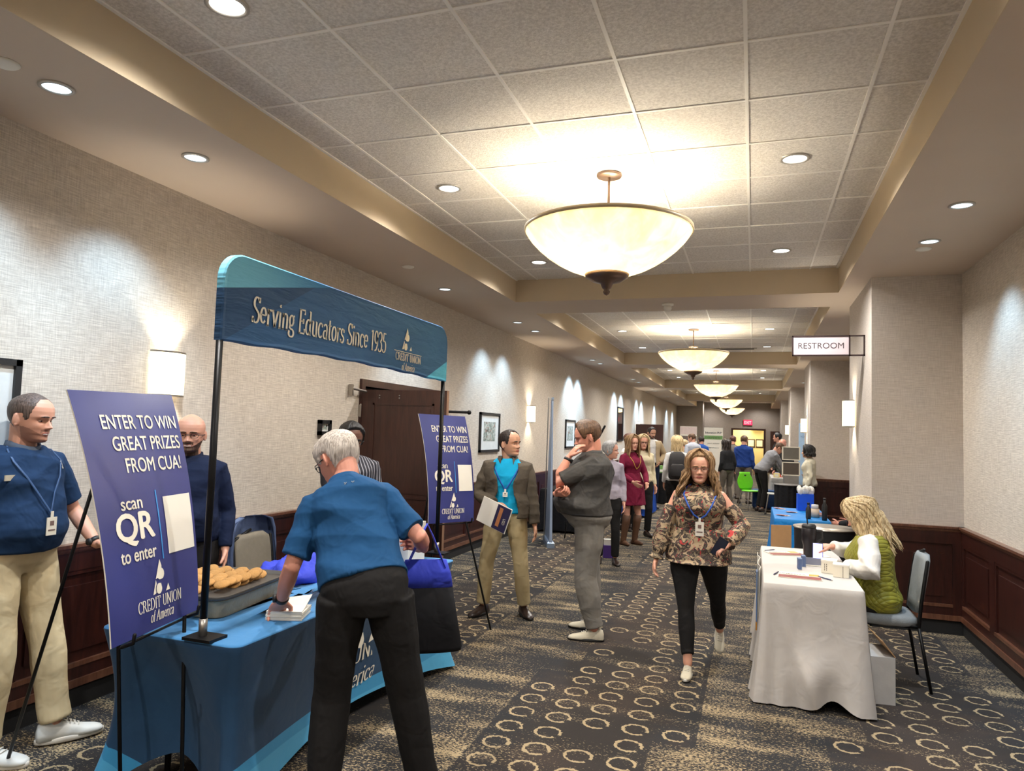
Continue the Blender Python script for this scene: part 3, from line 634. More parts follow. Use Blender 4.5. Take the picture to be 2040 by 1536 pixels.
def lanyard(P, m, t_end=.42, off=.028, badge=True, ang=math.pi/2, w=.006, bm=None, bsize=(.033, .05), t_top=.95, bz=0):
    g = MB(); e = P.surf(t_end, ang, off+.006)
    for sd in (1, -1):
        pts = [P.N-P.U*.0+P.Rv*sd*.058*P.s-P.Fv*.03, P.surf(.955, math.pi/2-sd*.95, off-.004), P.surf(.86, math.pi/2-sd*.62, off), P.surf(.72, math.pi/2-sd*.40, off), P.surf(.58, ang-sd*.20, off+.002), e]
        g.tube(pts, [w]*6, 6, flat=.35, ref=tuple(P.Rv))
    o = g.build('lanyard', m, P.root, True)
    if badge:
        f = P.frame(t_end)[2]; r = P.frame(t_end)[1]; c = e+V3(0, 0, -bsize[1]-.02)+f*.006; Mx = Matrix((r, f, V3(0, 0, 1))).transposed().to_4x4(); Mx.translation = c
        b = MB().box((-bsize[0], -.002, -bsize[1]), (bsize[0], .003, bsize[1]), M=Mx); b.box((-bsize[0]*.4, .003, bsize[1]*.1), (bsize[0]*.4, .004, bsize[1]*.6), 1, Mx); b.box((-bsize[0]*.7, .003, -bsize[1]*.5), (bsize[0]*.7, .004, -bsize[1]*.35), 1, Mx)
        b.box((-.008, -.001, bsize[1]), (.008, .002, bsize[1]+.03), M=Mx)
        b.build('badge', [bm or M_CREAM, plain('badge_ink', lin(120, 96, 90), bump=0)], o)
    return o
def open_shell(P, ts, off, gap, th, fl=None, n=40):
    """garment open at the front: rings cover all angles but +-gap(t) round the front"""
    mb = MB(); rings = []
    for t in ts:
        g = gap(t); a0, a1 = math.pi/2+g, math.pi/2+2*math.pi-g; A = [a0+(a1-a0)*j/n for j in range(n+1)]; f = fl(t) if fl else 0
        rings.append([P.surf(t, a, off+f) for a in A]+[P.surf(t, a, off+f-th) for a in reversed(A)])
    mb.loft(rings); return mb
def sleeves(P, mb, rad, end=.95, k=1.0, start=True, n=16):
    for sd in (1, -1):
        a0 = P.N-P.U*.066*P.s+P.Rv*sd*.08*P.s; e, w, h = P.elb[sd], P.wr[sd], P.sh[sd]
        mb.tube([a0, h, h.lerp(e, .5), e, e.lerp(w, .5), e.lerp(w, end)], [q*P.s*k for q in rad], n, round_=False)
# ------------------------------------------------------------------ lettering
def sans(text, bold=0.0, size=1.0):
    c = bpy.data.curves.new('txt', 'FONT'); c.body = text; c.size = 1.0; c.offset = 0; c.resolution_u = 4
    o = bpy.data.objects.new('txt', c); COL.objects.link(o); dg = bpy.context.evaluated_depsgraph_get()
    me = bpy.data.meshes.new_from_object(o.evaluated_get(dg)); bpy.data.objects.remove(o)
    bm = bmesh.new(); bm.from_mesh(me); bmesh.ops.triangulate(bm, faces=bm.faces); bm.to_mesh(me); bm.free(); n = len(me.vertices); co = np.empty(n*3)
    me.vertices.foreach_get('co', co); co = co.reshape(-1, 3)[:, :2]; f = [tuple(p.vertices) for p in me.polygons]; bpy.data.meshes.remove(me)
    if bold > .004:                                   # a heavier face: the same outline laid over itself a little to each side
        n0 = len(co); sh = [(-bold, 0), (bold, 0), (0, bold*.7), (0, -bold*.7)]; f = f+[tuple(i+n0*(k+1) for i in q) for k in range(4) for q in f]
        co = np.concatenate([co]+[co+np.array(d) for d in sh])
    co = co-[co[:, 0].min(), 0]; return co*size, f
def arc(cx, cy, rx, ry, a0, a1, n=9): return [(cx+rx*math.cos(math.radians(a0+(a1-a0)*i/n)), cy+ry*math.sin(math.radians(a0+(a1-a0)*i/n))) for i in range(n+1)]
def sf(x, y, w=.085): return [(x-w, y), (x+w, y)]
_G = {  # roman glyph strokes on a unit cap height, (width, strokes)
 'S': (.52, [arc(.26, .76, .17, .215, 25, 180)+arc(.26, .76, .17, .215, 185, 235, 3)+[(.36, .44)]+arc(.26, .25, .2, .235, 40, -160, 11), [(.44, .99), (.44, .78)], [(.06, .24), (.06, .01)]]),
 'E': (.58, [[(.14, 0), (.14, 1)], [(.05, .985), (.5, .985), (.5, .8)], [(.05, .015), (.52, .015), (.52, .22)], [(.14, .52), (.4, .52)], [(.4, .62), (.4, .42)]]),
 'C': (.66, [arc(.38, .5, .30, .5, 42, 318, 16), [(.6, .98), (.6, .74)]]),
 'R': (.66, [[(.14, 0), (.14, 1)], sf(.14, .015), [(.05, .985), (.3, .985)]+arc(.3, .755, .19, .23, 90, -90, 10)+[(.14, .525)], [(.33, .52), (.62, .015), (.68, .015)]]),
 'D': (.72, [[(.14, 0), (.14, 1)], [(.05, .985), (.28, .985)]+arc(.28, .5, .34, .485, 90, -90, 14)+[(.05, .015)]]),
 'I': (.3, [[(.15, 0), (.15, 1)], sf(.15, .015), sf(.15, .985)]),
 'T': (.62, [[(.31, 0), (.31, 1)], sf(.31, .015), [(.03, .78), (.03, .985), (.59, .985), (.59, .78)]]),
 'U': (.7, [[(.14, .985), (.14, .3)]+arc(.35, .28, .21, .27, 180, 360, 12)+[(.56, .985)], sf(.14, .985), sf(.56, .985)]),
 'N': (.74, [[(.14, 0), (.14, .985)], [(.12, .985), (.6, .02)], [(.6, .0), (.6, .985)], sf(.14, .015), sf(.6, .985), [(.03, .985), (.14, .985)]]),
 'O': (.74, [arc(.37, .5, .31, .49, 0, 360, 20)]),
 'A': (.7, [[(.06, .015), (.34, .98)], [(.33, .98), (.62, .015)], [(.17, .34), (.5, .34)], sf(.07, .015), sf(.61, .015)]),
 'e': (.47, [[(.08, .37), (.41, .37)]+arc(.245, .36, .175, .29, 5, 320, 14)]),
 'r': (.38, [[(.13, 0), (.13, .64)], sf(.13, .015), [(.04, .63), (.13, .63)], [(.13, .45)]+arc(.27, .5, .12, .13, 150, 40, 4)]),
 'v': (.48, [[(.06, .64), (.25, .01)], [(.24, .01), (.42, .64)], sf(.07, .635, .07), sf(.42, .635, .06)]),
 'i': (.26, [[(.13, 0), (.13, .64)], sf(.13, .015), [(.04, .63), (.13, .63)], arc(.13, .88, .03, .03, 0, 360, 6)]),
 'n': (.54, [[(.13, 0), (.13, .64)], sf(.13, .015, .07), [(.04, .63), (.13, .63)], [(.13, .48)]+arc(.28, .46, .14, .18, 150, 0, 7)+[(.42, 0)], sf(.42, .015, .07)]),
 'm': (.82, [[(.13, 0), (.13, .64)], sf(.13, .015, .07), [(.04, .63), (.13, .63)], [(.13, .48)]+arc(.28, .46, .13, .18, 150, 0, 7)+[(.41, 0)], sf(.41, .015, .07), [(.41, .48)]+arc(.55, .46, .13, .18, 150, 0, 7)+[(.68, 0)], sf(.68, .015, .07)]),
 'g': (.48, [arc(.23, .43, .15, .21, 0, 360, 14), [(.36, .6), (.46, .64)], [(.13, .24), (.1, .14), (.2, .09), (.34, .07)]+arc(.25, -.08, .19, .15, 40, -220, 12)]),
 'd': (.54, [arc(.24, .33, .18, .31, 30, 330, 14), [(.4, 0), (.4, 1.0)], [(.3, .99), (.4, .99)], [(.4, .015), (.5, .015)]]),
 'u': (.55, [[(.13, .635), (.13, .2)]+arc(.27, .19, .14, .17, 180, 330, 6), [(.42, 0), (.42, .64)], [(.42, .015), (.52, .015)], [(.04, .63), (.13, .63)], [(.33, .63), (.42, .63)]]),
 'c': (.45, [arc(.25, .33, .18, .31, 50, 315, 14), [(.39, .62), (.39, .48)]]),
 'a': (.47, [arc(.23, .46, .14, .18, 150, 0, 6)+[(.37, .0)], [(.37, .37)]+arc(.22, .19, .14, .17, 80, 350, 9), [(.37, .015), (.46, .015)]]),
 't': (.34, [[(.15, .86), (.15, .12), (.2, .02), (.31, .04)], [(.03, .63), (.3, .63)]]),
 'o': (.5, [arc(.25, .33, .18, .31, 0, 360, 16)]),
 's': (.4, [arc(.2, .49, .12, .145, 30, 235, 8)+arc(.19, .17, .14, .155, 50, -150, 9), [(.33, .63), (.33, .48)], [(.05, .18), (.05, .02)]]),
 'f': (.34, [arc(.27, .82, .11, .17, 60, 180, 6)+[(.16, 0)], [(.04, .63), (.3, .63)], sf(.16, .015)]),
 '1': (.4, [[(.22, 0), (.22, .98)], [(.07, .9), (.22, .97)], sf(.22, .015, .11)]),
 '9': (.5, [arc(.25, .68, .18, .3, 0, 360, 14), [(.43, .7), (.41, .3), (.28, .05), (.1, .0)]]),
 '3': (.5, [arc(.22, .75, .19, .23, 150, -80, 9)+arc(.22, .26, .21, .255, 80, -150, 11)]),
 '5': (.5, [[(.42, .97), (.14, .97), (.11, .55)]+arc(.22, .3, .21, .29, 115, -150, 12)])}
def serif(text, thick=.125, thin=.045, slant=0., cond=1., track=.0):
    V, F, x0 = [], [], 0.
    for ch in text:
        if ch == ' ': x0 += .3*cond; continue
        w, st = _G[ch]
        for pts in st:
            P = np.array(pts, float); n = len(P); T = np.gradient(P, axis=0); T /= np.linalg.norm(T, axis=1)[:, None]+1e-9
            wd_ = thin+(thick-thin)*np.abs(T[:, 1])**1.3; Nn = np.stack([-T[:, 1], T[:, 0]], 1)*wd_[:, None]/2
            # dense square ends
            A, B = P+Nn, P-Nn; b = len(V); V += [tuple(q) for q in A]+[tuple(q) for q in B]
            F += [(b+i, b+n+i, b+n+i+1, b+i+1) for i in range(n-1)]
        for i in range(len(V)): pass
        k0 = getattr(serif, 'k', 0)
        for i in range(k0, len(V)): x, y = V[i]; V[i] = (x0+(x+slant*y)*cond, y)
        serif.k = len(V); x0 += (w+track)*cond
    serif.k = 0; return np.array(V), F
def logo():
    """tall slanted sliver with two round cut shapes and a small triangle"""
    V, F = [], []
    def poly(p): b = len(V); V.extend(p); F.append(tuple(range(b, b+len(p))))
    body = [(.47, 1.0), (.08, .18), (.16, .16)]
    up = [(.47, 1.0), (.20, .44), (.30, .46), (.40, .40), (.52, .40)]+arc(.50, .56, .17, .17, -60, 75, 8)+[(.55, .80)]
    poly(up[:1]+up[1:])
    poly(arc(.36, .14, .155, .16, 60, 360, 16)+[(.46, .30)]+[(.36, .33), (.20, .36), (.16, .30)][:0])
    poly([(.20, .42), (.02, .0), (.17, .02)]+arc(.36, .14, .19, .2, 205, 130, 5))
    poly([(.72, .0), (.95, .02), (.86, .22)])
    return np.array(V), F
def place_flat(mb, vf, org, ex, ey, size, mi=0, align='l', z=0, width=None):
    """put 2-D lettering on a plane: org + x*ex + y*ey"""
    co, f = vf; co = co.copy()*size; w = co[:, 0].max()
    if width: co[:, 0] *= width/w; w = width
    if align == 'c': co[:, 0] -= w/2
    if align == 'r': co[:, 0] -= w
    ex, ey, org = np.array(ex, float), np.array(ey, float), np.array(org, float)
    mb.add(org+co[:, :1]*ex+co[:, 1:]*ey, f, mi); return w
# ------------------------------------------------------------------ lights as objects
def pendant(y):
    r = empty('pendant_light', (-.985, y, CZ))
    MB().lathe([(.0, 0), (.085, 0), (.09, -.012), (.085, -.022), (.0, -.024)], 32).build('canopy', M_BRONZE, r, True)
    MB().tube([(0, 0, -.02), (0, 0, -.30)], .009, 12).build('rod', M_BRONZE, r, True)
    h = MB(); h.lathe([(0, -.285), (.03, -.29), (.075, -.30), (.078, -.312), (.03, -.316), (0, -.318)], 28)
    for k in range(3): a = 2*math.pi*k/3+.4; h.tube([(.058*math.cos(a), .058*math.sin(a), -.31), (.06*math.cos(a), .06*math.sin(a), -.42)], .007, 8)
    h.build('hub', M_BRONZE, r, True)
    Z0 = -.42; R = .585
    out = [(R*math.sin(q)**.9, Z0-.31*(1-math.sin(1.5708-q)**1.0)**1.0) for q in []]
    prof = [(.05, -.315), (.12, -.307), (.2, -.287), (.28, -.256), (.36, -.214), (.43, -.167), (.49, -.116), (.54, -.064), (.572, -.02), (.585, 0.), (.586, .014)]
    inn = [(r_-.012, z+.010) for r_, z in reversed(prof)]
    MB().lathe([(a, Z0+b) for a, b in prof]+[(a, Z0+b) for a, b in inn], 64, cap=False).build('glass_bowl', M_ALAB, r, True)
    n = 64; MB().lathe([(.588, Z0-.004), (.592, Z0+.006), (.590, Z0+.022), (.572, Z0+.024), (.572, Z0-.0)]+[(.588, Z0-.004)], n, cap=False).build('rim', M_RIM, r, True)
    f = MB(); f.lathe([(.0, -.30), (.155, -.295), (.150, -.315), (.10, -.345), (.045, -.36), (.03, -.395), (.018, -.405), (.026, -.42), (.018, -.435), (.0, -.445)], 32, (0, 0, Z0-.005)); f.build('finial', M_BRONZE, r, True)
    f = MB()
    for k in range(3):
        a = 2*math.pi*k/3+.4; f.tube([(.06*math.cos(a), .06*math.sin(a), -.42), (.14*math.cos(a), .14*math.sin(a), Z0-.29)], .006, 8)
        f.ball((.25*math.cos(a+1), .25*math.sin(a+1), Z0-.14), (.03, .03, .05))
    f.build('lamp_holder', M_BRONZE, r, True)
    for k in range(2):
        a = 2*math.pi*k/2+.9; lamp('POINT', 'pendant_bulb', (-.985+.2*math.cos(a), y+.2*math.sin(a), CZ+Z0-.17), L_PEND/2, WARM, .05)
    return r
def alab():
    n = NT('alabaster_glass'); c = n.coord(); x, y, z = n.sep(c)
    f = n.noise(n.comb(n.math('MULTIPLY', x, 8), n.math('MULTIPLY', y, 8), n.math('MULTIPLY', z, 2.5)), 1.0, 4, .6, .8)
    col = n.mix(n.ramp(f, .3, .75), lin(232, 220, 190), lin(250, 245, 228)); n.col(col); n.b.inputs['Roughness'].default_value = .35
    tr = n.new('ShaderNodeBsdfTranslucent'); n.t.links.new(col, tr.inputs[0]); mx = n.new('ShaderNodeMixShader'); mx.inputs[0].default_value = .62
    n.t.links.new(n.b.outputs[0], mx.inputs[1]); n.t.links.new(tr.outputs[0], mx.inputs[2]); n.t.links.new(mx.outputs[0], n.n['Material Output'].inputs[0])
    n.b.inputs['Emission Color'].default_value = (1, .88, .62, 1); n.b.inputs['Emission Strength'].default_value = .12
    return n.m
M_ALAB = alab(); M_RIM = plain('bowl_rim', lin(176, 158, 128), .4, bump=0)
pn = ['nearest of the large alabaster bowl pendants, hanging over the aisle', 'second alabaster bowl pendant, in the coffer beyond the first crossbeam', 'third alabaster bowl pendant down the hall',
      'fourth alabaster bowl pendant down the hall', 'farthest small looking alabaster bowl pendant by the end wall']
for i, y in enumerate(PEND_Y[1:]): tag(pendant(y), pn[i], 'pendant light', 'alabaster bowl pendants along the ceiling')
tag(pendant(PEND_Y[0]), 'extra alabaster bowl pendant, unseen behind the viewpoint, added to brighten the near ceiling', 'pendant light', 'alabaster bowl pendants along the ceiling')  # extra pendant out of view, added because the near ceiling came out too dark
def downlight(x, y, z, lens, lab, grp, size=.075):
    r = empty('ceiling_downlight', (x, y, z)); MB().lathe([(size*1.25, 0), (size*1.27, -.006), (size*1.0, -.010), (size*.98, -.002)], 28, cap=False).build('trim_ring', M_TRIMR, r, True)
    MB().lathe([(0, -.003), (size*.99, -.003)], 28, cap=False).build('lens', lens, r); return tag(r, lab, 'ceiling light', grp)
M_TRIMR = plain('trim_ring_metal', lin(190, 184, 176), .35, .4, bump=0)
for (x, y) in DOWN:
    if 1.5 < y < 36: downlight(x, y, CZ, M_LENS, 'round bright recessed downlight set in the white ceiling tiles', 'recessed downlights in the ceiling tiles')
for (x, y) in WASH_L:
    if y > 1.5: downlight(x, y, SZ, M_LENSC, 'small cool recessed spotlight in the left side soffit', 'recessed spotlights in the left soffit', .062)
for (x, y) in WASH_R[1:]: downlight(x, y, SZ, M_LENSC, 'small cool recessed spotlight in the right side soffit', 'recessed spotlights in the right soffit', .062)
for x, y, l in ((-3.185, 2.2, 'flat white round cover plate at the left edge of the soffit'), (-3.21, 6.2, 'small white round cover plate between the soffit lights over the banner'), (1.284, 6.43, 'small white round cover plate beside the right soffit lights')):
    tag(MB().lathe([(0, -.012), (.05, -.012), (.06, -.004), (.06, 0)], 28, (x, y, SZ)).build('sprinkler_cover', M_WHITE, None, True), l, 'cover plate')
s_ = empty('smoke_detector', (-.98, 8.57, SZ), 0, 'white smoke detector on the first crossbeam', 'smoke detector')
MB().lathe([(0, 0), (.07, 0), (.07, -.02), (.05, -.03), (0, -.03)], 24).build('base_plate', M_WHITE, s_, True); MB().lathe([(.045, -.03), (.048, -.06), (.035, -.085), (0, -.09)], 24).build('sensor_head', M_WHITE, s_, True)
g = empty('air_vent', (-.5, 15.3, CZ), 0, 'grey slotted air vent in the second ceiling coffer', 'air vent')
MB().box((-.55, -.09, -.012), (.55, .09, 0)).build('vent_frame', M_TRIMR, g); b = MB(); [b.box((-.5, y, -.016), (.5, y+.015, -.011)) for y in (-.06, -.02, .02, .06)]; b.build('slat', M_BLACKP, g)
# ------------------------------------------------------------------ sconces
def sconce_mat():
    n = NT('sconce_shade'); c = n.coord(); f = n.noise(c, 60, 2); col = n.mix(f, lin(236, 222, 188), lin(250, 240, 214)); n.col(col)
    n.b.inputs['Emission Color'].default_value = (1, .88, .62, 1); n.b.inputs['Emission Strength'].default_value = 1.1; return n.m
M_SHADE = sconce_mat()
def sconce(x, y, sgn, lab, grp, z=2.0):
    r = empty('wall_sconce', (x, y, z), 0, lab, 'wall light', grp); R = .135; D = .11; n = 20; H = .145
    o_ = [(sgn*(.012+D*math.sin(math.pi*j/n)), R*math.cos(math.pi*j/n)) for j in range(n+1)]; i_ = [(a*.95, b*.96) for a, b in o_]
    mb = MB(); ring = lambda z_: [(a, b, z_) for a, b in o_]+[(a, b, z_) for a, b in reversed(i_)]
    mb.loft([ring(-H), ring(H)]); mb.build('shade', M_SHADE, r, False, True)
    mb = MB(); 
    for z_ in (-H, H): mb.loft([[(a*1.02, b*1.01, z_-.006) for a, b in o_]+[(a*.93, b*.95, z_-.006) for a, b in reversed(i_)], [(a*1.02, b*1.01, z_+.006) for a, b in o_]+[(a*.93, b*.95, z_+.006) for a, b in reversed(i_)]])
    mb.build('band', M_STEEL, r, False, True)
    MB().box((min(0, sgn*.012), -.06, -.12), (max(0, sgn*.012), .06, .12)).build('back_plate', M_STEEL, r)
    for dz, ang in ((.09, 0), (-.09, 180)):
        lamp('SPOT', 'sconce_bulb', (x+sgn*.065, y, z+dz), L_SCONCE, WARM, .02, (math.radians(180-ang), 0, 0), 100, .7)
    return r
for y, l in ((3.8, 'large glowing wall sconce on the left wall behind the tall sign'), (12.07, 'glowing wall sconce between two framed prints on the left wall'), (24.4, 'small far glowing wall sconce on the left wall')): sconce(XL, y, 1, l, 'half round sconces on the left wall')
for y, l in ((8.7, 'glowing wall sconce on the side of the nearest right pier'), (16.1, 'glowing wall sconce on the side of the second right pier'), (23.8, 'tiny far sconce on the third right pier')): sconce(XP, y, -1, l, 'half round sconces on the piers')
# ------------------------------------------------------------------ framed prints
def pic_mat():
    n = NT('print_picture'); c = n.coord(); f = n.noise(c, 9, 5, .7, 1.5); f2 = n.noise(c, 22, 3, .6)
    a = n.mix(n.ramp(f, .35, .62), lin(92, 108, 98), lin(190, 196, 190)); a = n.mix(n.ramp(f2, .55, .68), a, lin(150, 92, 74)); n.col(n.mix(n.ramp(n.noise(c, 30, 2), .6, .7), a, lin(44, 48, 46))); return n.m
M_PIC = pic_mat(); M_MAT = plain('mat_board', lin(214, 218, 218), .5, bump=0); M_GLASS = plain('frame_glass', lin(200, 210, 215), .05, bump=0)
def picture(y, z0, z1, wd_, lab, grp='framed prints along the left wall', mirror=False):
    r = empty('picture_frame', (XL, y, (z0+z1)/2), 0, lab, 'framed print', grp); h = (z1-z0)/2; w2 = wd_/2; t = .035
    b = MB(); b.box((0, -w2, -h), (.03, -w2+t, h)); b.box((0, w2-t, -h), (.03, w2, h)); b.box((0, -w2, -h), (.03, w2, -h+t)); b.box((0, -w2, h-t), (.03, w2, h)); b.build('frame', M_BLACKP, r)
    if mirror: MB().box((0, -w2+t, -h+t), (.012, w2-t, h-t)).build('mirror_glass', plain('mirror', lin(190, 190, 190), .03, 1, bump=0), r); return r
    MB().box((0, -w2+t, -h+t), (.012, w2-t, h-t)).build('mat_board', M_MAT, r); k = .17 if h > .2 else .05
    MB().box((0.001, -w2+k, -h+k*.95), (.014, w2-k, h-k*.8)).build('print', M_PIC, r); return r
picture(2.30, 1.22, 1.99, 1.0, 'large framed print cut by the left edge of the photo')
picture(10.1, 1.37, 1.955, .84, 'framed print to the left of the middle sconce, above the jacketed man')
picture(15.1, 1.37, 1.975, .84, 'framed print partly hidden by the man in the charcoal polo')
picture(21.2, 1.50, 2.5, .95, 'tall framed mirror on the far left wall', mirror=True)
picture(5.72, 1.60, 1.74, .19, 'tiny dark framed plaque beside the doorway, behind the man in stripes')
# ------------------------------------------------------------------ restroom sign
r = empty('restroom_sign', (.37, 7.9, 2.555), 0, 'lilac RESTROOM blade sign in a thin dark frame on the nearest pier', 'sign'); W_, H_ = .684, .212
b = MB(); t = .014
for a, c in ((0, t), (.535, .55), (W_-t, W_)): b.box((a, -.012, 0), (c, .012, H_))
b.box((0, -.012, 0), (W_, .012, t)); b.box((0, -.012, H_-t), (W_, .012, H_)); b.build('frame', plain('sign_frame', lin(58, 44, 44), .4, .3, bump=0), r)
MB().box((t, -.006, t), (.535, .006, H_-t)).build('sign_panel', plain('sign_lilac', lin(196, 184, 190), .5, var=.02, bump=0), r)
b = MB(); place_flat(b, sans('RESTROOM', 0.0), (.275, -.0075, .078), (1, 0, 0), (0, 0, 1), .085, align='c', width=.43); b.build('lettering', plain('sign_ink', lin(66, 56, 60), bump=0), r)
r = empty('exit_sign', (-.275, YEND-.06, 2.52), 0, 'glowing red EXIT sign on the far end wall', 'exit sign'); MB().box((-.22, 0, -.14), (.22, .06, .14)).build('housing', M_BLACKP, r)
MB().box((-.21, -.012, -.13), (.21, 0, .13)).build('panel', emis('exit_red', (1, .02, .06), 1.2), r); b = MB(); place_flat(b, sans('EXIT', .01), (0, -.014, -.07), (1, 0, 0), (0, 0, 1), .2, align='c', width=.34); b.build('lettering', emis('exit_letter', (1, .25, .25), 1.3), r)
r = empty('notice_board', (.1, YEND+2.38, 1.45), 0, 'dark framed pair of notices in the bright room beyond the far doorway', 'notice board')
b = MB(); [b.box((x, -.02, -.22), (x+.40, 0, .22)) for x in (-.42, .02)]; b.build('frame', M_WOOD, r); b = MB(); [b.box((x+.05, -.025, -.17), (x+.35, -.018, .17)) for x in (-.42, .02)]; b.build('notice', M_WHITE, r)
r = empty('room_light', (.0, YEND+1.8, 2.55), 0, 'white hanging lamp in the bright room beyond the far doorway', 'lamp'); MB().tube([(0, 0, 0), (0, 0, .15)], .01).build('stem', M_STEEL, r); MB().lathe([(0, -.3), (.16, -.3), (.17, 0), (0, 0)], 24).build('shade', M_SHADE, r, True)
# ------------------------------------------------------------------ the booth: table, stretch cover, banner, signs
NAVY, SKYB = lin(20, 66, 104), lin(58, 150, 198)
def booth_cover_mat():
    n = NT('booth_cover'); x, y, z = n.sep(n.coord()); f = n.noise(n.coord(), 5, 2)
    wv = n.math('ADD', n.math('MULTIPLY', n.math('SINE', n.math('ADD', n.math('MULTIPLY', x, 6.5), 1.3)), .09), n.math('MULTIPLY', n.math('SINE', n.math('MULTIPLY', y, 2.3)), .03))
    low = n.math('LESS_THAN', z, n.math('ADD', .20, wv)); low2 = n.math('LESS_THAN', z, n.math('ADD', .12, n.math('MULTIPLY', wv, 1.6)))
    top = n.math('GREATER_THAN', z, .752)
    c = n.mix(low, n.mix(f, lin(14, 52, 84), lin(22, 66, 102)), lin(48, 138, 188)); c = n.mix(low2, c, lin(70, 158, 204)); c = n.mix(top, c, lin(60, 128, 184)); n.col(c)
    n.b.inputs['Roughness'].default_value = .8; n.b.inputs['Sheen Weight'].default_value = .1; n.bump(n.noise(n.coord(), 8, 2, .5, .6), .2, .03); return n.m
TX0, TX1, TY0, TY1, TZ = -2.775, -2.02, 2.52, 4.82, .76
r = empty('booth_table', (0, 0, 0), 0, 'long folding table under a stretched blue logo cover', 'table')
def cover():
    mb = MB(); rc = .05; P2 = []
    corners = [(TX1-rc, TY0+rc, -90), (TX1-rc, TY1-rc, 0), (TX0+rc, TY1-rc, 90), (TX0+rc, TY0+rc, 180)]
    for k, (cx, cy, a0) in enumerate(corners):
        P2 += [(cx+rc*math.cos(math.radians(a0+90*i/6)), cy+rc*math.sin(math.radians(a0+90*i/6)), 1.0) for i in range(7)]
        nx = corners[(k+1) % 4]; a = (cx+rc*math.cos(math.radians(a0+90)), cy+rc*math.sin(math.radians(a0+90))); b = (nx[0]+rc*math.cos(math.radians(nx[2])), nx[1]+rc*math.sin(math.radians(nx[2])))
        N_ = 30 if k % 2 == 0 else 14
        for i in range(1, N_): q = i/N_; P2.append((a[0]+(b[0]-a[0])*q, a[1]+(b[1]-a[1])*q, abs(2*q-1)**1.5))
    cx, cy = (TX0+TX1)/2, (TY0+TY1)/2; rings = []
    for v in np.linspace(0, 1, 22):
        rg = []
        for x, y, c in P2:
            k = 1-c; hem = .02+(.10+.10*(abs(y-(TY0+TY1)/2) > 1.1))*k**.8; z = TZ-.012-(TZ-.012-hem)*v; ins = k*.16*math.sin(math.pi*min(1, v*.62))*.9; 
            dx, dy = cx-x, cy-y
            fx = (1 if x > cx else -1)*(1 if abs(x-cx) > (TX1-TX0)/2-.06 else 0); fy = (1 if y > cy else -1)*(1 if abs(y-cy) > (TY1-TY0)/2-.06 else 0)
            flare = (c**8)*.03*v**2 - (c**4)*.05*math.sin(math.pi*v)
            rg.append((x-fx*(ins-flare), y-fy*(ins-flare), z))
        rings.append(rg)
    top = [[(cx+(x-cx)*k_, cy+(y-cy)*k_, z_) for x, y, c in P2] for k_, z_ in ((.2, TZ), (.985, TZ), (.998, TZ-.004))]
    mb.loft(top+rings, cap=False); b = mb.n; mb.add([(cx, cy, TZ)], []); 
    for j in range(len(P2)): mb.f.append((j, (j+1) % len(P2), mb.n-1)); mb.mi.append(0)
    return mb
cv = cover().build('stretch_cover', booth_cover_mat(), r, True)
for x in (TX0+.2, TX1-.2):
    for y in (TY0+.25, TY1-.25): MB().tube([(x, y, .0), (x, y, .73)], .014, 10).build('leg', M_BLACK, r, True)
b = MB(); X_ = TX1-.105
place_flat(b, logo(), (X_+.02, 3.58, .44), (0, 1, 0), (0, 0, 1), .26)
place_flat(b, serif('CREDIT UNION'), (TX1-.125, 3.62, .335), (0, 1, 0), (.1, 0, 1), .10, align='c', width=.95); place_flat(b, serif('of America', slant=.22), (TX1-.13, 3.62, .2), (0, 1, 0), (.05, 0, 1), .10, align='c', width=.62)
b.build('lettering', M_CREAM, r)
# banner arch
r = empty('arch_banner', (0, 0, 0), 0, 'overhead blue fabric banner on black poles reading Serving Educators Since 1935', 'banner'); BX, BY0, BY1, BZ0, BZ1 = -2.235, 2.56, 4.965, 2.05, 2.455
def banner_mat():
    n = NT('banner_print'); x, y, z = n.sep(n.coord())
    yy = n.math('SUBTRACT', y, BY0); zz = n.math('SUBTRACT', z, BZ0)
    f = n.noise(n.coord(), 2.5, 2); c = n.mix(f, lin(38, 84, 130), lin(50, 102, 152))
    l1 = n.math('GREATER_THAN', zz, n.math('ADD', .235, n.math('MULTIPLY', yy, .20))); l1 = n.math('MULTIPLY', l1, n.math('LESS_THAN', yy, .85))
    l2 = n.math('GREATER_THAN', zz, n.math('ADD', .27, n.math('MULTIPLY', yy, .12))); l2 = n.math('MULTIPLY', l2, n.math('LESS_THAN', yy, .5))
    dk = n.math('LESS_THAN', n.math('ADD', n.math('MULTIPLY', zz, -1), n.math('MULTIPLY', yy, .55)), -.0)
    c = n.mix(n.math('MULTIPLY', dk, .5), c, lin(24, 56, 92)); c = n.mix(l1, c, n.mix(n.ramp(yy, .0, .85), lin(118, 198, 228), lin(50, 124, 182))); c = n.mix(n.math('MULTIPLY', l2, .0), c, lin(124, 196, 226))
    l3 = n.math('GREATER_THAN', n.math('SUBTRACT', n.math('MULTIPLY', yy, .42), zz), n.math('ADD', .865, 0.0)); c = n.mix(l3, c, lin(86, 184, 226)); n.col(c)
    n.b.inputs['Roughness'].default_value = .75; n.bump(n.noise(n.comb(n.math('MULTIPLY', x, 2), n.math('MULTIPLY', y, 3), n.math('MULTIPLY', z, 16)), 1.0, 3, .6, .5), .35, .02); return n.m
rc = .13; pts = [(BY0, BZ0)]; yy0, yy1 = BY0-.018, BY1+.018
outl = [(yy0, BZ0), (yy0, BZ1-rc)]+[(yy0+rc-rc*math.cos(a), BZ1-rc+rc*math.sin(a)) for a in np.linspace(.15, 1.57, 8)]
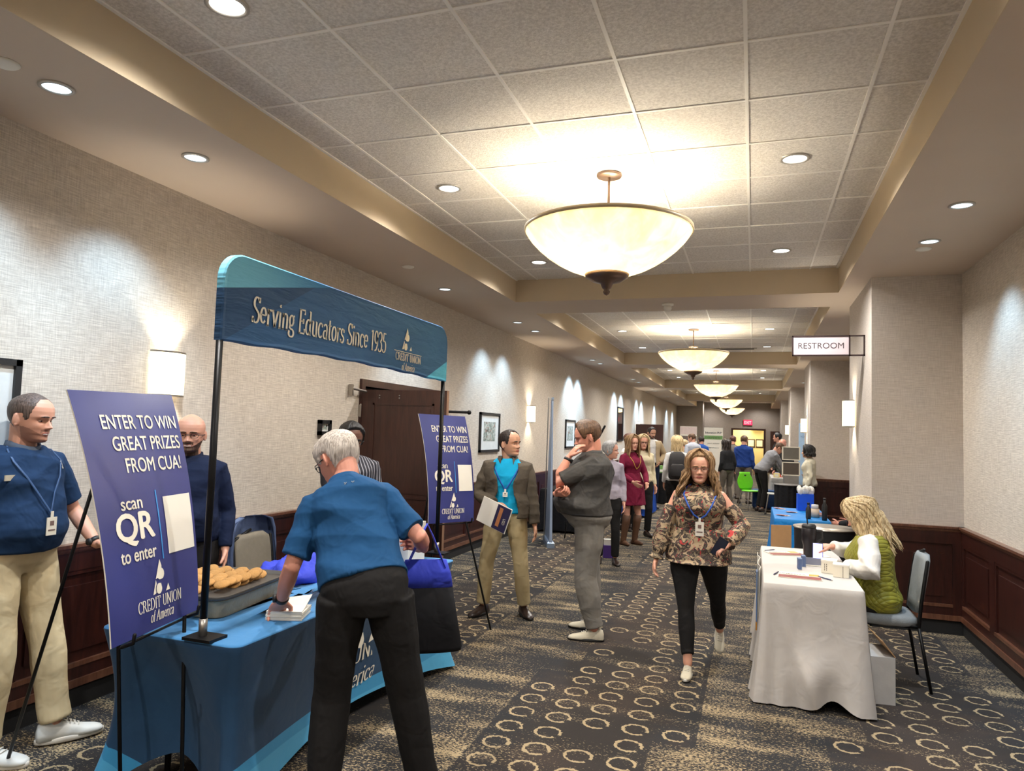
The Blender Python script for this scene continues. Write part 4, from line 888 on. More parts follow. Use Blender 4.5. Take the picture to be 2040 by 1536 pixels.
outl += [(yy0+(yy1-yy0)*q, BZ1) for q in np.linspace(.1, .9, 17)]+[(yy1-rc+rc*math.sin(a), BZ1-rc+rc*math.cos(a)) for a in np.linspace(0, 1.42, 8)]+[(yy1, BZ1-rc), (yy1, BZ0)]
bot = [(yy1+(yy0-yy1)*q, BZ0+.018*math.sin(math.pi*q)+.004*math.sin(q*40)) for q in np.linspace(.05, .95, 24)]
loop = outl+bot
def bow(y): q = (y-BY0)/(BY1-BY0); return .0
mb = MB(); cyb, czb = (BY0+BY1)/2, (BZ0+BZ1)/2
mk = lambda x, k: [(BX+x+bow(y), y+(cyb-y)*k*.02, z+(czb-z)*k*.1) for y, z in loop]
mb.loft([mk(-.016, 1), mk(-.021, .3), mk(-.016, 0), mk(.016, 0), mk(.021, .3), mk(.018, 1)], cap=True); mb.build('banner_fabric', banner_mat(), r, False, True)
b = MB(); X_ = BX+.0235
place_flat(b, serif('Serving Educators Since 1935', .135, .055, .06), (X_, 2.735, BZ0+.108), (0, 1, 0), (0, .0, 1), .125, width=1.285)
b.build('slogan', M_CREAM, r); b = MB()
place_flat(b, logo(), (X_, 4.235, BZ0+.16), (0, 1, 0), (0, 0, 1), .15, width=.145)
b.box((X_-.001, 4.13, BZ0+.142), (X_+.001, 4.53, BZ0+.146))
place_flat(b, serif('CREDIT UNION', .15, .06), (X_, 4.335, BZ0+.085), (0, 1, 0), (0, 0, 1), .05, align='c', width=.37); place_flat(b, serif('of America', .15, .06, .2), (X_, 4.335, BZ0+.022), (0, 1, 0), (0, 0, 1), .05, align='c', width=.19)
b.build('logo', M_CREAM, r)
for y in (BY0, BY1):
    p = MB(); p.tube([(BX, y, TZ+.075), (BX, y, BZ0+.02)], .0155, 14, round_=False); p.build('pole', M_BLACK, r, True); q = MB(); q.tube([(BX, y, TZ+.012), (BX, y, TZ+.085)], .018, 14, round_=False); q.build('pole_socket', M_STEEL, r, True)
    q = MB(); q.box((BX-.06, y-.055, TZ+.001), (BX+.085, y+.055, TZ+.013)); q.build('clamp_plate', M_BLACK, r)
# foam board signs
def board_mat():
    n = NT('poster_blue'); c = n.coord('Generated'); f = n.noise(c, 2.0, 2); n.col(n.mix(f, lin(36, 40, 98), lin(52, 60, 130))); n.b.inputs['Roughness'].default_value = .42; n.bump(n.noise(c, 3, 2), .1, .02); return n.m
M_BOARD = board_mat(); M_LBLUE = plain('poster_line', lin(58, 140, 210), .5, bump=0)
def board(BL, BR, TR, TL, bowx, lab, W=.61, H=1.06):
    root = empty('poster_board', (0, 0, 0), 0, lab, 'sign'); BL, BR, TR, TL = map(Vector, (BL, BR, TR, TL)); bx_ = Vector(bowx)
    nrm = ((BR-BL).cross(TL-BL)).normalized()
    def S(u, v, off=0): p = BL.lerp(BR, u).lerp(TL.lerp(TR, u), v); return p+bx_*(4*v*(1-v))+nrm*off
    N1, N2 = 10, 24; mb = MB(); a = [[S(i/N1, j/N2, .0) for i in range(N1+1)] for j in range(N2+1)]; b_ = [[S(i/N1, j/N2, -.006) for i in range(N1+1)] for j in range(N2+1)]
    mb.loft(a, 0, cap=False, closed=False); mb.loft([list(reversed(q)) for q in b_], 1, cap=False, closed=False)
    def strip(P, Q): mb.loft([P, Q], 1, cap=False, closed=False)
    strip([q[0] for q in b_], [q[0] for q in a]); strip([q[-1] for q in a], [q[-1] for q in b_]); strip(a[0][::-1], b_[0][::-1]) ; strip(b_[-1][::-1], a[-1][::-1])
    mb.build('foam_panel', [M_BOARD, M_PAPERW], root)
    def put(mb, vf, x, y, size, align='l', width=None, off=.0025, mi=0):
        co, f = vf; co = co.copy()*size; w = co[:, 0].max()
        if width: co[:, 0] *= width/w; w = width
        if align == 'c': co[:, 0] -= w/2
        if align == 'r': co[:, 0] -= w
        mb.add([S((x+p[0])/W, (y+p[1])/H, off) for p in co], f, mi)
    t = MB(); Bd = .014
    put(t, sans('ENTER TO WIN', Bd), .585, .885, .093, 'r', .46); put(t, sans('GREAT PRIZES', Bd), .585, .785, .093, 'r', .425); put(t, sans('FROM CUA!', Bd), .565, .685, .093, 'r', .355)
    t.build('headline', M_CREAM, root); t = MB(); put(t, sans('scan', .016), .20, .525, .082, 'c', .13); put(t, sans('QR', .03), .205, .395, .165, 'c', .235); put(t, sans('to enter', .02), .205, .305, .082, 'c', .225)
    t.build('lettering', M_CREAM, root)
    t = MB(); put(t, (np.array([(0, 0), (.007, 0), (.007, .1), (.007, .2), (.007, .31), (0, .31), (0, .2), (0, .1)]), [(0, 1, 2, 7), (7, 2, 3, 6), (6, 3, 4, 5)]), .355, .285, 1); t.build('divider_line', M_LBLUE, root)
    t = MB(); n_ = 6; put(t, (np.array([(i*.19/n_, j*.26/n_) for j in range(n_+1) for i in range(n_+1)]), [(j*(n_+1)+i, j*(n_+1)+i+1, (j+1)*(n_+1)+i+1, (j+1)*(n_+1)+i) for j in range(n_) for i in range(n_)]), .40, .30, 1); t.build('blank_card', M_PAPERW, root)
    t = MB(); put(t, logo(), .27, .125+.018, .145, width=.12); put(t, serif('CREDIT UNION'), .32, .085, .048, 'c', .30); put(t, serif('of America', .13, .05, .22), .33, .032, .046, 'c', .165); t.build('logo', M_CREAM, root)
    return S, nrm
S1, n1 = board((-2.295, 2.149, .82), (-2.39, 2.70, .835), (-2.735, 2.82, 1.815), (-2.70, 2.22, 1.805), (.045, 0, 0), 'large blue ENTER TO WIN sign in front, at the near end of the booth table')
S2, n2 = board((-2.576, 5.53, .893), (-2.374, 6.05, .875), (-2.57, 6.24, 1.814), (-2.77, 5.66, 1.818), (.035, 0, 0), 'farther blue ENTER TO WIN sign past the far end of the booth table')
def easel(S, nrm, feet, lab, vias=(None, .85), bars=((.1, 0.), (.9, 0.))):
    r = empty('easel', (0, 0, 0), 0, lab, 'easel'); b0, b1 = S(.12, -.012, .012), S(.88, -.012, .012); top = S(.5, .92, -.07)
    for f, u in zip(feet[:2], vias): MB().tube([top]+([S(u, .45, -.02), S(u, 0, -.013)] if u else [])+[f], .0085, 8, round_=False).build('leg', M_BLACK, r, True)
    for q in (b0, b1): MB().tube([q-nrm*.02, q+nrm*.03, q+nrm*.035+Vector((0, 0, .03))], .0075, 8).build('hook', M_BLACK, r, True)
    MB().tube([top, feet[2]], .0085, 8, round_=False).build('leg', M_BLACK, r, True); MB().tube([b0-nrm*.025, b1-nrm*.025], .006, 8).build('brace', M_BLACK, r, True); return r
easel(S1, n1, [Vector((-3.39, 2.604, 0)), Vector((-2.18, 2.44, 0)), Vector((-2.45, 2.40, 0))], 'black wire easel holding the large near sign')
easel(S2, n2, [Vector((-2.62, 5.66, 0)), Vector((-2.10, 5.84, 0)), Vector((-2.95, 6.0, 0))], 'black wire easel holding the farther sign', (.15, .85))
# things on the booth table
def tray():
    r = empty('serving_tray', (-2.62, 3.08, TZ+.002), math.radians(8), 'silver baking tray of cookies raised on a fluted foil pan, near end of booth table', 'tray')
    fo = MB(); n = 72; w, l = .235, .315
    def rr(w, l, z, fl=0): 
        o = []
        for j in range(n): a = 2*math.pi*j/n; c, s_ = math.cos(a), math.sin(a); k = 1+fl*math.sin(a*36*1.0); o.append((w*k*math.copysign(abs(c)**.22, c), l*k*math.copysign(abs(s_)**.22, s_), z))
        return o
    fo.loft([rr(w*.88, l*.9, .0), rr(w*.9, l*.92, .004, .02), rr(w*.97, l*.98, .082, .02), rr(w*1.03, l*1.02, .088)]); fo.build('foil_pan', plain('foil', lin(158, 142, 116), .35, .25, bump=.9, bscale=40), r, False)
    t = MB(); t.loft([rr(w, l, .092), rr(w*1.06, l*1.05, .112), rr(w*1.08, l*1.07, .112), rr(w*1.02, l*1.02, .09)], cap=False); t.loft([rr(w*.0+.001, .001, .0915), rr(w, l, .0915)], cap=False); t.build('sheet_pan', plain('sheet_pan', lin(84, 80, 76), .45, .3, bump=0), r, True)
    return r
tr = tray()
M_COOK = plain('cookie', lin(182, 136, 78), .85, var=.15, scale=40, bump=.6, bscale=120)
ck = MB(); ck.lathe([(0, 0), (.034, 0), (.04, .005), (.037, .012), (.02, .017), (0, .018)], 18); ck0 = None; cme = ck.mesh('cookie', M_COOK, True); k = 0
Mt = Matrix.Translation((-2.62, 3.08, TZ)) @ Matrix.Rotation(math.radians(8), 4, 'Z')
for j in range(9):
    for i in range(4):
        for L_ in range(2 if (2 <= j <= 7) else 1):
            x = -.17+i*.092+RNG.uniform(-.012, .012)+.02*L_; y = -.26+j*.062+RNG.uniform(-.008, .008)
            if x > .10+.0*j and j < 4 and L_ == 0 and RNG.uniform() < .5: continue
            o = link('cookie', cme); o.matrix_world = Mt @ Matrix.Translation((x, y, .098+L_*.026)) @ Matrix.Rotation(RNG.uniform(.25, .5), 4, 'X') @ Matrix.Rotation(RNG.uniform(0, 6), 4, 'Z')
            tag(o, 'golden cookie lying in the heap on the silver tray', 'cookie', 'cookies heaped on the tray'); k += 1
r = empty('napkin_stack', (-2.13, 3.02, TZ+.001), .35, 'stack of white paper napkins under the blue polo man\'s hand', 'napkins'); mb = MB()
for i in range(9): d = RNG.uniform(-.003, .003, 2); mb.box((-.085+d[0], -.085+d[1], i*.0042), (.085+d[0], .085+d[1], i*.0042+.0036))
mb.build('napkin_pile', M_WHITE, r); mb = MB(); mb.loft([[(-.085, -.085, .039), (.085, -.085, .039), (.085, -.085, .042), (-.085, -.085, .042)], [(-.08, 0, .042), (.08, 0, .046), (.08, 0, .049), (-.08, 0, .045)], [(-.08, .085, .06), (.09, .08, .085), (.09, .08, .088), (-.08, .085, .063)]]); mb.build('lifted_napkin', M_WHITE, r, False, True)
def crumple(name, c, size, m, lab, cat, seed, amp=.05, grp=None, freq=10):
    mb = MB(); mb.ball((0, 0, 0), size, 48, 30); me = mb.mesh(name, m, True); fold_disp(me, amp, seed, freq, (.3, .4, .6)); 
    for v in me.vertices: v.co.z = max(v.co.z, -size[2]*.35)+size[2]*.35
    o = link(name, me); o.location = c; return tag(o, lab, cat, grp)
M_BAG = cloth('bag_blue', lin(58, 72, 196), .6, folds=.5)
crumple('tote_bag', (-2.60, 3.78, TZ), (.17, .28, .09), M_BAG, 'heap of folded royal blue tote bags beside the cookie tray', 'tote bag', 3, .028)
crumple('tote_bag', (-2.5, 4.35, TZ), (.15, .20, .05), M_BAG, 'flat royal blue tote bags farther along the table, behind the blue polo man', 'tote bag', 5, .02)
r = empty('white_box', (-2.33, 4.55, TZ), 0, 'tall plain white box at the far end of the booth table', 'box'); MB().box((-.13, -.13, 0), (.13, .13, .26)).build('carton', M_WHITE, r); MB().box((-.132, -.132, .24), (.132, .132, .275)).build('lid', M_PAPERW, r)
# jacket draped chair behind the booth
def banquet_chair(x, y, rz, lab, grp=None, fab=None):
    r = empty('banquet_chair', (x, y, 0), rz, lab, 'chair', grp); fab = fab or plain('chair_fabric', lin(120, 112, 98), .9, scale=30)
    mb = MB(); mb.loft([[(.22*math.copysign(abs(math.cos(a))**.5, math.cos(a))*k, .21*math.copysign(abs(math.sin(a))**.5, math.sin(a))*k, z) for a in [2*math.pi*j/24 for j in range(24)]] for k, z in ((.93, .42), (1, .435), (1, .475), (.9, .495))]); mb.build('seat', fab, r, True)
    mb = MB(); n = 14
    def br(z, w, y0): return [(w*math.copysign(abs(math.cos(a))**.5, math.cos(a)), y0+.026*math.sin(a), z) for a in [2*math.pi*j/20 for j in range(20)]]
    mb.loft([br(.52, .16, -.205), br(.6, .19, -.22), br(.8, .205, -.25), br(.88, .19, -.262), br(.915, .13, -.268)]); mb.build('backrest', fab, r, True)
    for s_ in (-1, 1):
        MB().tube([(s_*.20, .19, .43), (s_*.215, .23, 0)], .011, 8, round_=False).build('leg', M_BLACK, r, True); MB().tube([(s_*.2, -.2, .43), (s_*.215, -.27, 0)], .011, 8, round_=False).build('leg', M_BLACK, r, True)
        MB().tube([(s_*.2, -.2, .43), (s_*.205, -.215, .6), (s_*.2, -.255, .88)]+([(0, -.275, .935)] if s_ > 0 else []), .012, 8).build('back_frame', M_BLACK, r, True)
    MB().tube([(-.2, .2, .43), (.2, .2, .43), (.2, -.2, .43), (-.2, -.2, .43), (-.2, .2, .43)], .011, 8).build('seat_frame', M_BLACK, r, True); return r
c = banquet_chair(-3.10, 4.28, math.radians(-90), 'beige backed banquet chair behind the booth table, under a suit jacket')
mb = MB(); rg = []
for z, w, d in ((1.03, .12, .05), (1.0, .21, .06), (.93, .25, .07), (.8, .27, .085), (.6, .28, .10), (.38, .29, .11)):
    rg.append([(w*math.cos(a)*(1 if math.sin(a) < .3 else 1.02), -.27+.01*(1.03-z)+d*math.sin(a)*1.0+.012*math.sin(a*9+z*7), z) for a in np.linspace(-math.pi*1.18, .18*math.pi, 40)])
sh_ = MB(); sh_.loft([q+[(a*.955, b+.006, z) for a, b, z in reversed(q)] for q in rg]); me = sh_.mesh('suit_jacket', cloth('jacket_slate', lin(84, 98, 130), .8), True); fold_disp(me, .006, 2, 8)
o = link('suit_jacket', me); o.location = (-3.10, 4.28, 0); o.rotation_euler = (0, 0, math.radians(-90)); tag(o, 'slate blue suit jacket draped over the chair behind the booth', 'jacket')
# ------------------------------------------------------------------ white table group
def table(x0, x1, y0, y1, z, name, lab, m, cloth_lab, drop, leg=True, seed=1, swag=0):
    r = empty(name, ((x0+x1)/2, (y0+y1)/2, 0), 0, lab, 'table'); w, l = (x1-x0)/2, (y1-y0)/2
    MB().box((-w, -l, z-.035), (w, l, z-.004)).build('table_top', plain('laminate', lin(180, 175, 165), bump=0), r)
    for a in (-1, 1):
        for b_ in (-1, 1): MB().tube([(a*(w-.07), b_*(l-.1), z-.03), (a*(w-.05), b_*(l-.08), 0)], .014, 8, round_=False).build('leg', M_STEEL, r, True)
    rg = np.random.default_rng(seed); n = 220; per = []
    rc = .015; A = []
    for q in np.arange(n)/n*(4*(w+l)):
        a = 2*w; b2 = 2*l
        if q < a: A.append((-w+q, -l, 0, -1, abs(2*q/a-1)))
        elif q < a+b2: A.append((w, -l+(q-a), 1, 0, abs(2*(q-a)/b2-1)))
        elif q < 2*a+b2: A.append((w-(q-a-b2), l, 0, 1, abs(2*(q-a-b2)/a-1)))
        else: A.append((-w, l-(q-2*a-b2), -1, 0, abs(2*(q-2*a-b2)/b2-1)))
    mb = MB(); mb.add([(x, y, z+.002) for x, y, *_ in A], [tuple(range(n))])
    rings = [[(x, y, z+.002) for x, y, *_ in A], [(x+nx*.004, y+ny*.004, z-.002) for x, y, nx, ny, c in A]]
    ph = rg.uniform(0, 6, 4)
    for v in np.linspace(.05, 1, 18):
        rr = []
        for k, (x, y, nx, ny, c) in enumerate(A):
            t = k/n*2*math.pi; cc = c**10; amp = .006+.05*v*(.4+.6*math.sin(t*3+ph[0])**2)
            o = .008+.03*v+amp*(.5+.5*math.sin(t*23+ph[1]+2*math.sin(t*5+ph[2])+.6*v))*v+.02*cc*v
            d = drop*(1+0*c); zz = z-d*v
            if swag and ny < 0: zz = z-(d-.07*math.exp(-((x-.12)/.09)**2))*v; o += .05*math.exp(-((v-.75)/.2)**2)*math.exp(-((x-.02)/.13)**2)+.03*math.exp(-((x+.12-.3*(v-.5))/.035)**2)*v
            ex, ey = (nx, ny) if c < .97 else ((math.copysign(.7, x), math.copysign(.7, y)))
            rr.append((x+ex*o, y+ey*o, max(.006, zz)))
        rings.append(rr)
    mb.loft(rings, cap=False)
    o = mb.build('tablecloth', m, None, True); o.location = r.location; tag(o, cloth_lab, 'tablecloth'); return r
M_LINEN = cloth('white_linen', lin(196, 191, 187), .8, var=.03, folds=.12)
table(.075, .665, 5.02, 6.72, .757, 'registration_table', 'narrow folding table under the white cloth, right of the aisle', M_LINEN, 'long white cloth over the table where the blonde woman writes', .745, seed=4, swag=1)
table(.25, .86, 9.1, 10.62, .757, 'display_table', 'table under the bright blue cloth beyond the white one', cloth('plastic_blue', lin(28, 122, 196), .45, folds=.3), 'bright blue cloth over the second table on the right', .7, seed=8)
r = empty('runner_print', (.05, 5.9, 0), 0, 'blue and white printed runner hanging on the aisle side of the white table', 'table runner')
mb = MB(); mb.loft([[(.0+.012*math.sin(k*2), -.42+k*.14, z) for k in range(7)]+[(-.004+.012*math.sin(k*2), -.42+k*.14, z) for k in reversed(range(7))] for z in (.76, .6, .4, .25)]); mb.build('runner_cloth', M_PAPERW, r)
mb = MB(); mb.box((-.02, -.28, .36), (-.012, -.18, .72)); mb.build('blue_panel', plain('runner_blue', lin(90, 120, 170), bump=0), r); mb = MB().box((-.022, -.28, .30), (-.012, -.2, .35)); mb.build('orange_patch', plain('runner_orange', lin(200, 140, 60), bump=0), r)
r = empty('cardboard_box', (.76, 5.45, 0), math.radians(6), 'white cardboard box with an open tan flap under the white table corner', 'box')
mb = MB(); mb.box((-.11, -.16, 0), (.11, .16, .30)); mb.build('carton', plain('carton_white', lin(190, 188, 186), .7), r); mb = MB(); mb.loft([[(.11, -.16, .30), (.11, .16, .30), (.112, .16, .305), (.112, -.16, .305)], [(.03, -.16, .40), (.03, .16, .40), (.034, .16, .405), (.034, -.16, .405)]]); mb.build('flap', plain('cardboard', lin(190, 150, 106), .8), r)
M_REDP = plain('print_red', lin(132, 54, 44), .5, bump=0); M_INK = plain('ink_dark', lin(70, 52, 44), bump=0); M_GOLD = plain('print_gold', lin(208, 158, 70), bump=0); M_PEN = plain('pen_blue', lin(50, 56, 92), .3, bump=0)
def menu_sign(x, y, rz, lab, tilt=0):
    r = empty('flyer', (x, y, .761), rz, lab, 'flyer', 'raffle flyers on the white table')
    MB().box((-.14, -.108, 0), (.14, .108, .003)).build('sheet', M_CREAM, r); MB().box((-.135, -.104, .003), (.135, -.005, .0042)).build('red_panel', M_REDP, r); MB().box((.06, .02, .003), (.125, .09, .0042)).build('gold_art', M_GOLD, r)
    b = MB(); place_flat(b, sans('UMBRELLA', .01), (-.13, .02, .0045), (1, 0, 0), (0, 1, 0), .035, width=.17); b.build('lettering', M_INK, r); return r
menu_sign(.31, 5.36, -.05, 'red and cream flyer nearest on the white table'); menu_sign(.25, 6.36, .35, 'red and cream flyer at the far end of the white table')
for x, y, a, l in ((.16, 5.38, 1.3, 'blue pen left of the nearest flyer'), (.47, 5.33, -.9, 'dark pen right of the nearest flyer'), (.14, 6.45, .9, 'dark pen beside the farther flyer')):
    r = empty('pen', (x, y, .766), a, l, 'pen'); MB().tube([(-.065, 0, 0), (.05, 0, 0)], .0045, 8).build('barrel', M_PEN, r, True); MB().tube([(.05, 0, 0), (.068, 0, 0)], [.004, .001], 8).build('tip', M_STEEL, r, True)
for x, y, l in ((.325, 5.66, 'small blue card box standing in front on the white table'), (.36, 5.80, 'small blue card box standing just behind its twin')):
    r = empty('card_box', (x, y, .761), .1, l, 'box', 'small blue card boxes'); MB().box((-.012, -.03, 0), (.012, .03, .075)).build('carton', plain('blue_card', lin(84, 104, 146), .6, bump=0), r); MB().box((-.013, -.031, .072), (.013, .031, .078)).build('lid', plain('blue_card_lid', lin(110, 130, 168), bump=0), r)
r = empty('name_card', (.43, 5.86, .761), 0, 'low grey card holder behind the blue boxes', 'card holder'); MB().box((-.06, -.01, 0), (.06, .01, .055)).build('card', plain('card_grey', lin(126, 130, 150), bump=0), r); MB().box((-.065, -.03, 0), (.065, .03, .006)).build('foot', M_WHITE, r)
for x, y, h, l in ((.52, 5.62, .085, 'white dotted paper box on the white table, left of its pair'), (.585, 5.50, .080, 'white creased paper box nearest the blonde woman\'s arm')):
    r = empty('paper_box', (x, y, .761), -.15, l, 'box', 'white paper boxes on the table'); MB().box((-.05, -.055, 0), (.05, .055, h)).build('carton', M_CREAM, r); q = MB(); q.box((-.052, -.057, h-.004), (.052, .057, h+.006)); q.build('lid', M_WHITE, r)
    if h > .082: q = MB(); [q.box((-.03+i*.013, -.0562, .02+j*.013), (-.025+i*.013, -.055, .026+j*.013)) for i in range(2) for j in range(4)]; q.build('dots', M_INK, r)
    else: MB().box((.012, -.0565, 0), (.014, -.0555, h)).build('seam', M_INK, r)
r = empty('tumbler', (.43, 6.28, .761), 0, 'tall black insulated tumbler with handle and straw on the white table', 'tumbler'); M_TUM = plain('tumbler_black', lin(34, 30, 34), .35, .2, bump=0)
MB().lathe([(0, 0), (.036, 0), (.040, .01), (.044, .09), (.055, .13), (.056, .225), (.052, .23), (0, .23)], 28).build('cup', M_TUM, r, True); MB().lathe([(0, .23), (.054, .23), (.055, .245), (.045, .26), (0, .262)], 28).build('lid', M_BLACKP, r, True)
MB().tube([(.05, 0, .215), (.095, 0, .21), (.1, 0, .15), (.055, 0, .12)], .009, 8).build('handle', M_BLACKP, r, True); MB().tube([(-.01, 0, .25), (-.02, 0, .36)], .005, 8).build('straw', M_BLACKP, r, True)
r = empty('smartphone', (.475, 6.02, .761), -.05, 'smartphone standing upright with a lit lavender screen', 'phone'); MB().box((-.037, -.005, 0), (.037, .004, .15)).build('case', M_BLACKP, r); MB().box((-.033, -.0065, .006), (.033, -.005, .145)).build('screen', emis('phone_screen', (.42, .42, .85), .9), r); MB().box((-.03, .004, 0), (.03, .05, .006)).build('stand', M_BLACKP, r)
r = empty('paper_sheet', (.47, 6.42, .761), .2, 'loose white paper beside the tumbler', 'paper'); MB().box((-.1, -.13, 0), (.1, .13, .003)).build('sheet', M_WHITE, r)
r = empty('cardboard_flap', (.25, 7.35, .0), .4, 'upright tan cardboard piece between the two tables', 'cardboard'); MB().box((-.09, -.003, .42), (.11, .003, .88)).build('board', plain('cardboard', lin(190, 150, 106), .8), r); MB().box((-.1, -.2, 0), (.12, .02, .46)).build('carton', plain('carton_blue', lin(24, 84, 150), .7), r)
r = empty('cocktail_table', (.70, 8.0, 0), 0, 'round black drum table with a grey metal top behind the tumbler', 'table')
MB().lathe([(0, .80), (.30, .80), (.31, .808), (.305, .818), (.0, .82)], 40).build('table_top', M_STEEL, r, True); MB().lathe([(.295, .80), (.29, .55), (.285, .0)], 40, cap=False).build('drum_wall', M_BLACKP, r, True); MB().lathe([(.292, .57), (.300, .575), (.292, .58)], 40, cap=False).build('rim_band', M_STEEL, r, True)
# items on the blue table
r = empty('gift_bag', (.66, 10.35, .762), .1, 'bright blue gift bag stuffed with white tissue paper', 'gift bag'); M_GB = plain('gift_blue', lin(24, 92, 220), .4, bump=0); MB().box((-.10, -.06, 0), (.10, .06, .22)).build('bag', M_GB, r)
mb = MB(); [mb.ball((RNG.uniform(-.09, .09), RNG.uniform(-.05, .05), .235+RNG.uniform(0, .05)), (.035, .03, .05), 7, 5) for _ in range(16)]; mb.build('tissue', M_WHITE, r)
for x, y, l in ((.36, 9.45, 'fan of brown and white leaflets at the front of the blue table'), (.33, 10.35, 'fan of leaflets at the far corner of the blue table'), (.5, 9.95, 'white leaflet spread in the middle of the blue table')):
    r = empty('leaflet_fan', (x, y, .762), RNG.uniform(0, 3), l, 'leaflets'); 
    for k in range(5): q = MB().box((-.05, -.035, .002*k), (.05, .035, .002*k+.0015), 0, Matrix.Rotation(k*.5, 4, 'Z') @ Matrix.Translation((.04, 0, 0))); q.build('leaflet', [M_CREAM, M_REDP, plain('print_tan', lin(180, 130, 104), bump=0)][k % 3], r)
r = empty('gift_jar', (.72, 9.55, .762), 0, 'beige stacked jar with a pale lid on the blue table', 'jar'); MB().lathe([(0, 0), (.05, 0), (.052, .1), (0, .1)], 20).build('jar', plain('jar_beige', lin(196, 176, 156), bump=0), r, True); MB().lathe([(0, .1), (.042, .1), (.04, .15), (0, .155)], 20).build('lid', plain('jar_lid', lin(196, 196, 196), bump=0), r, True)
for x, y, h, l in ((.63, 9.3, .17, 'short black bottle on the blue table'), (.80, 9.22, .24, 'tall black bottle at the right edge of the blue table')):
    r = empty('bottle', (x, y, .762), 0, l, 'bottle', 'black bottles on the blue table'); MB().lathe([(0, 0), (.028, 0), (.03, .02), (.03, h*.7), (.014, h*.85), (.014, h), (0, h)], 18).build('bottle_body', M_BLACKP, r, True); MB().lathe([(0, h), (.016, h), (.016, h+.02), (0, h+.02)], 14).build('cap', M_TUM, r, True)
r = empty('folder', (.76, 9.75, .762), .1, 'grey folder of papers on the blue table', 'folder'); MB().box((-.09, -.16, 0), (.09, .16, .02)).build('papers', plain('folder_grey', lin(150, 146, 140), bump=0), r); MB().box((-.092, -.162, .02), (.092, .162, .024)).build('cover', plain('folder_red', lin(120, 70, 66), bump=0), r)
# chair of the writing woman
banquet_chair(.89, 5.86, math.radians(90), 'grey backed banquet chair the blonde woman sits on', fab=plain('chair_grey', lin(128, 132, 134), .9, scale=40, bump=.5))
# ------------------------------------------------------------------ the hall beyond
r = empty('feather_flag_stand', (-2.93, 10.6, 0), math.radians(21), 'tall narrow silver banner stand seen edge on, behind the jacketed man', 'banner stand')
M_SILV = plain('banner_silver', lin(150, 168, 190), .4, .5, bump=0)
mb = MB(); mb.loft([[(-.055, -.38, z), (.055, -.38, z), (.055, .38, z), (-.055, .38, z)] for z in (.0, .07)]+[[(-.04, -.36, .09), (.04, -.36, .09), (.04, .36, .09), (-.04, .36, .09)]]); mb.build('base', M_SILV, r)
mb = MB(); mb.loft([[(x0, -w_, z), (x1, -w_, z), (x1, w_, z), (x0, w_, z)] for z, x0, x1, w_ in ((.09, -.02, .02, .37), (2.2, -.008, .008, .10))]); mb.build('banner_sheet', plain('banner_blue_grey', lin(142, 156, 178), .6, bump=0), r)
MB().tube([(-.07, 0, .06), (-.055, 0, 2.22)], .008, 8).build('pole', M_STEEL, r, True); MB().box((-.014, -.11, 2.19), (.014, .11, 2.225)).build('top_rail', M_SILV, r)
def rollup(x, y, w, h, rz, lab, bands, text=None, z0=.03):
    r = empty('rollup_banner', (x, y, 0), rz, lab, 'banner'); MB().box((-w/2, -.08, 0), (w/2, .08, .07)).build('base', M_SILV, r); MB().box((-w/2, -.004, .07), (w/2, .004, h)).build('banner_sheet', M_PAPERW, r); MB().tube([(0, .03, .05), (0, .012, h)], .008, 8).build('pole', M_STEEL, r, True)
    for i, (a, b, m_) in enumerate(bands): MB().box((-w/2+.01, -.0055, a), (w/2-.01, -.0042, b)).build('printed_band', m_, r)
    if text:
        for (t, z, s_, m_, wd_) in text: q = MB(); place_flat(q, sans(t, .01), (0, -.0065, z), (1, 0, 0), (0, 0, 1), s_, align='c', width=wd_); q.build('lettering', m_, r)
    return r
g_ = lambda n, c: plain(n, c, bump=0)
rollup(-2.30, 27.5, .62, 2.08, 0, 'white roll-up banner with a dark middle band, near the far left corner', [(1.78, 2.06, g_('bn_pink', lin(214, 196, 192))), (1.55, 1.72, g_('bn_grey', lin(110, 96, 90)))], [('LOVE TO LEARN', 1.42, .07, g_('bn_ink', lin(96, 92, 108)), .4)])
rollup(-1.40, 27.5, .68, 2.06, 0, 'white roll-up banner with a green band ending in PLP, by the end wall', [(1.62, 1.76, g_('bn_green', lin(110, 150, 92)))], [('Education PLP', 1.83, .11, g_('bn_slate', lin(90, 96, 130)), .58), ('GET MORE', 1.65, .08, g_('bn_lime', lin(180, 206, 160)), .5), ('your school', 1.46, .06, g_('bn_grey2', lin(150, 150, 150)), .42), ('partners', 1.3, .06, g_('bn_grey2', lin(150, 150, 150)), .4)])
r = empty('display_screen', (1.22, 19.4, 0), 0, 'tall narrow pale blue banner behind the second pier', 'banner'); MB().box((-.14, -.02, .1), (.14, .02, 2.12)).build('panel', plain('banner_lightblue', lin(168, 198, 228), .5, bump=0), r); MB().box((-.16, -.05, 0), (.16, .05, .1)).build('base', M_SILV, r)
mb = MB(); place_flat(mb, sans('YOUTH'), (0, -.022, 1.75), (1, 0, 0), (0, 0, 1), .08, align='c', width=.2); mb.build('lettering', g_('bn_blue', lin(90, 120, 176)), r)
r = empty('door_3', (-3.72, 24.0, 0)); r['kind'] = 'structure'; MB().box((0, 0, 0), (.9, .05, 2.06)).build('door_leaf', M_DOOR, r); q = MB(); q.tube([(.8, -.03, .95), (.8, -.03, 1.1)], .012); q.build('door_handle', M_STEEL, r)
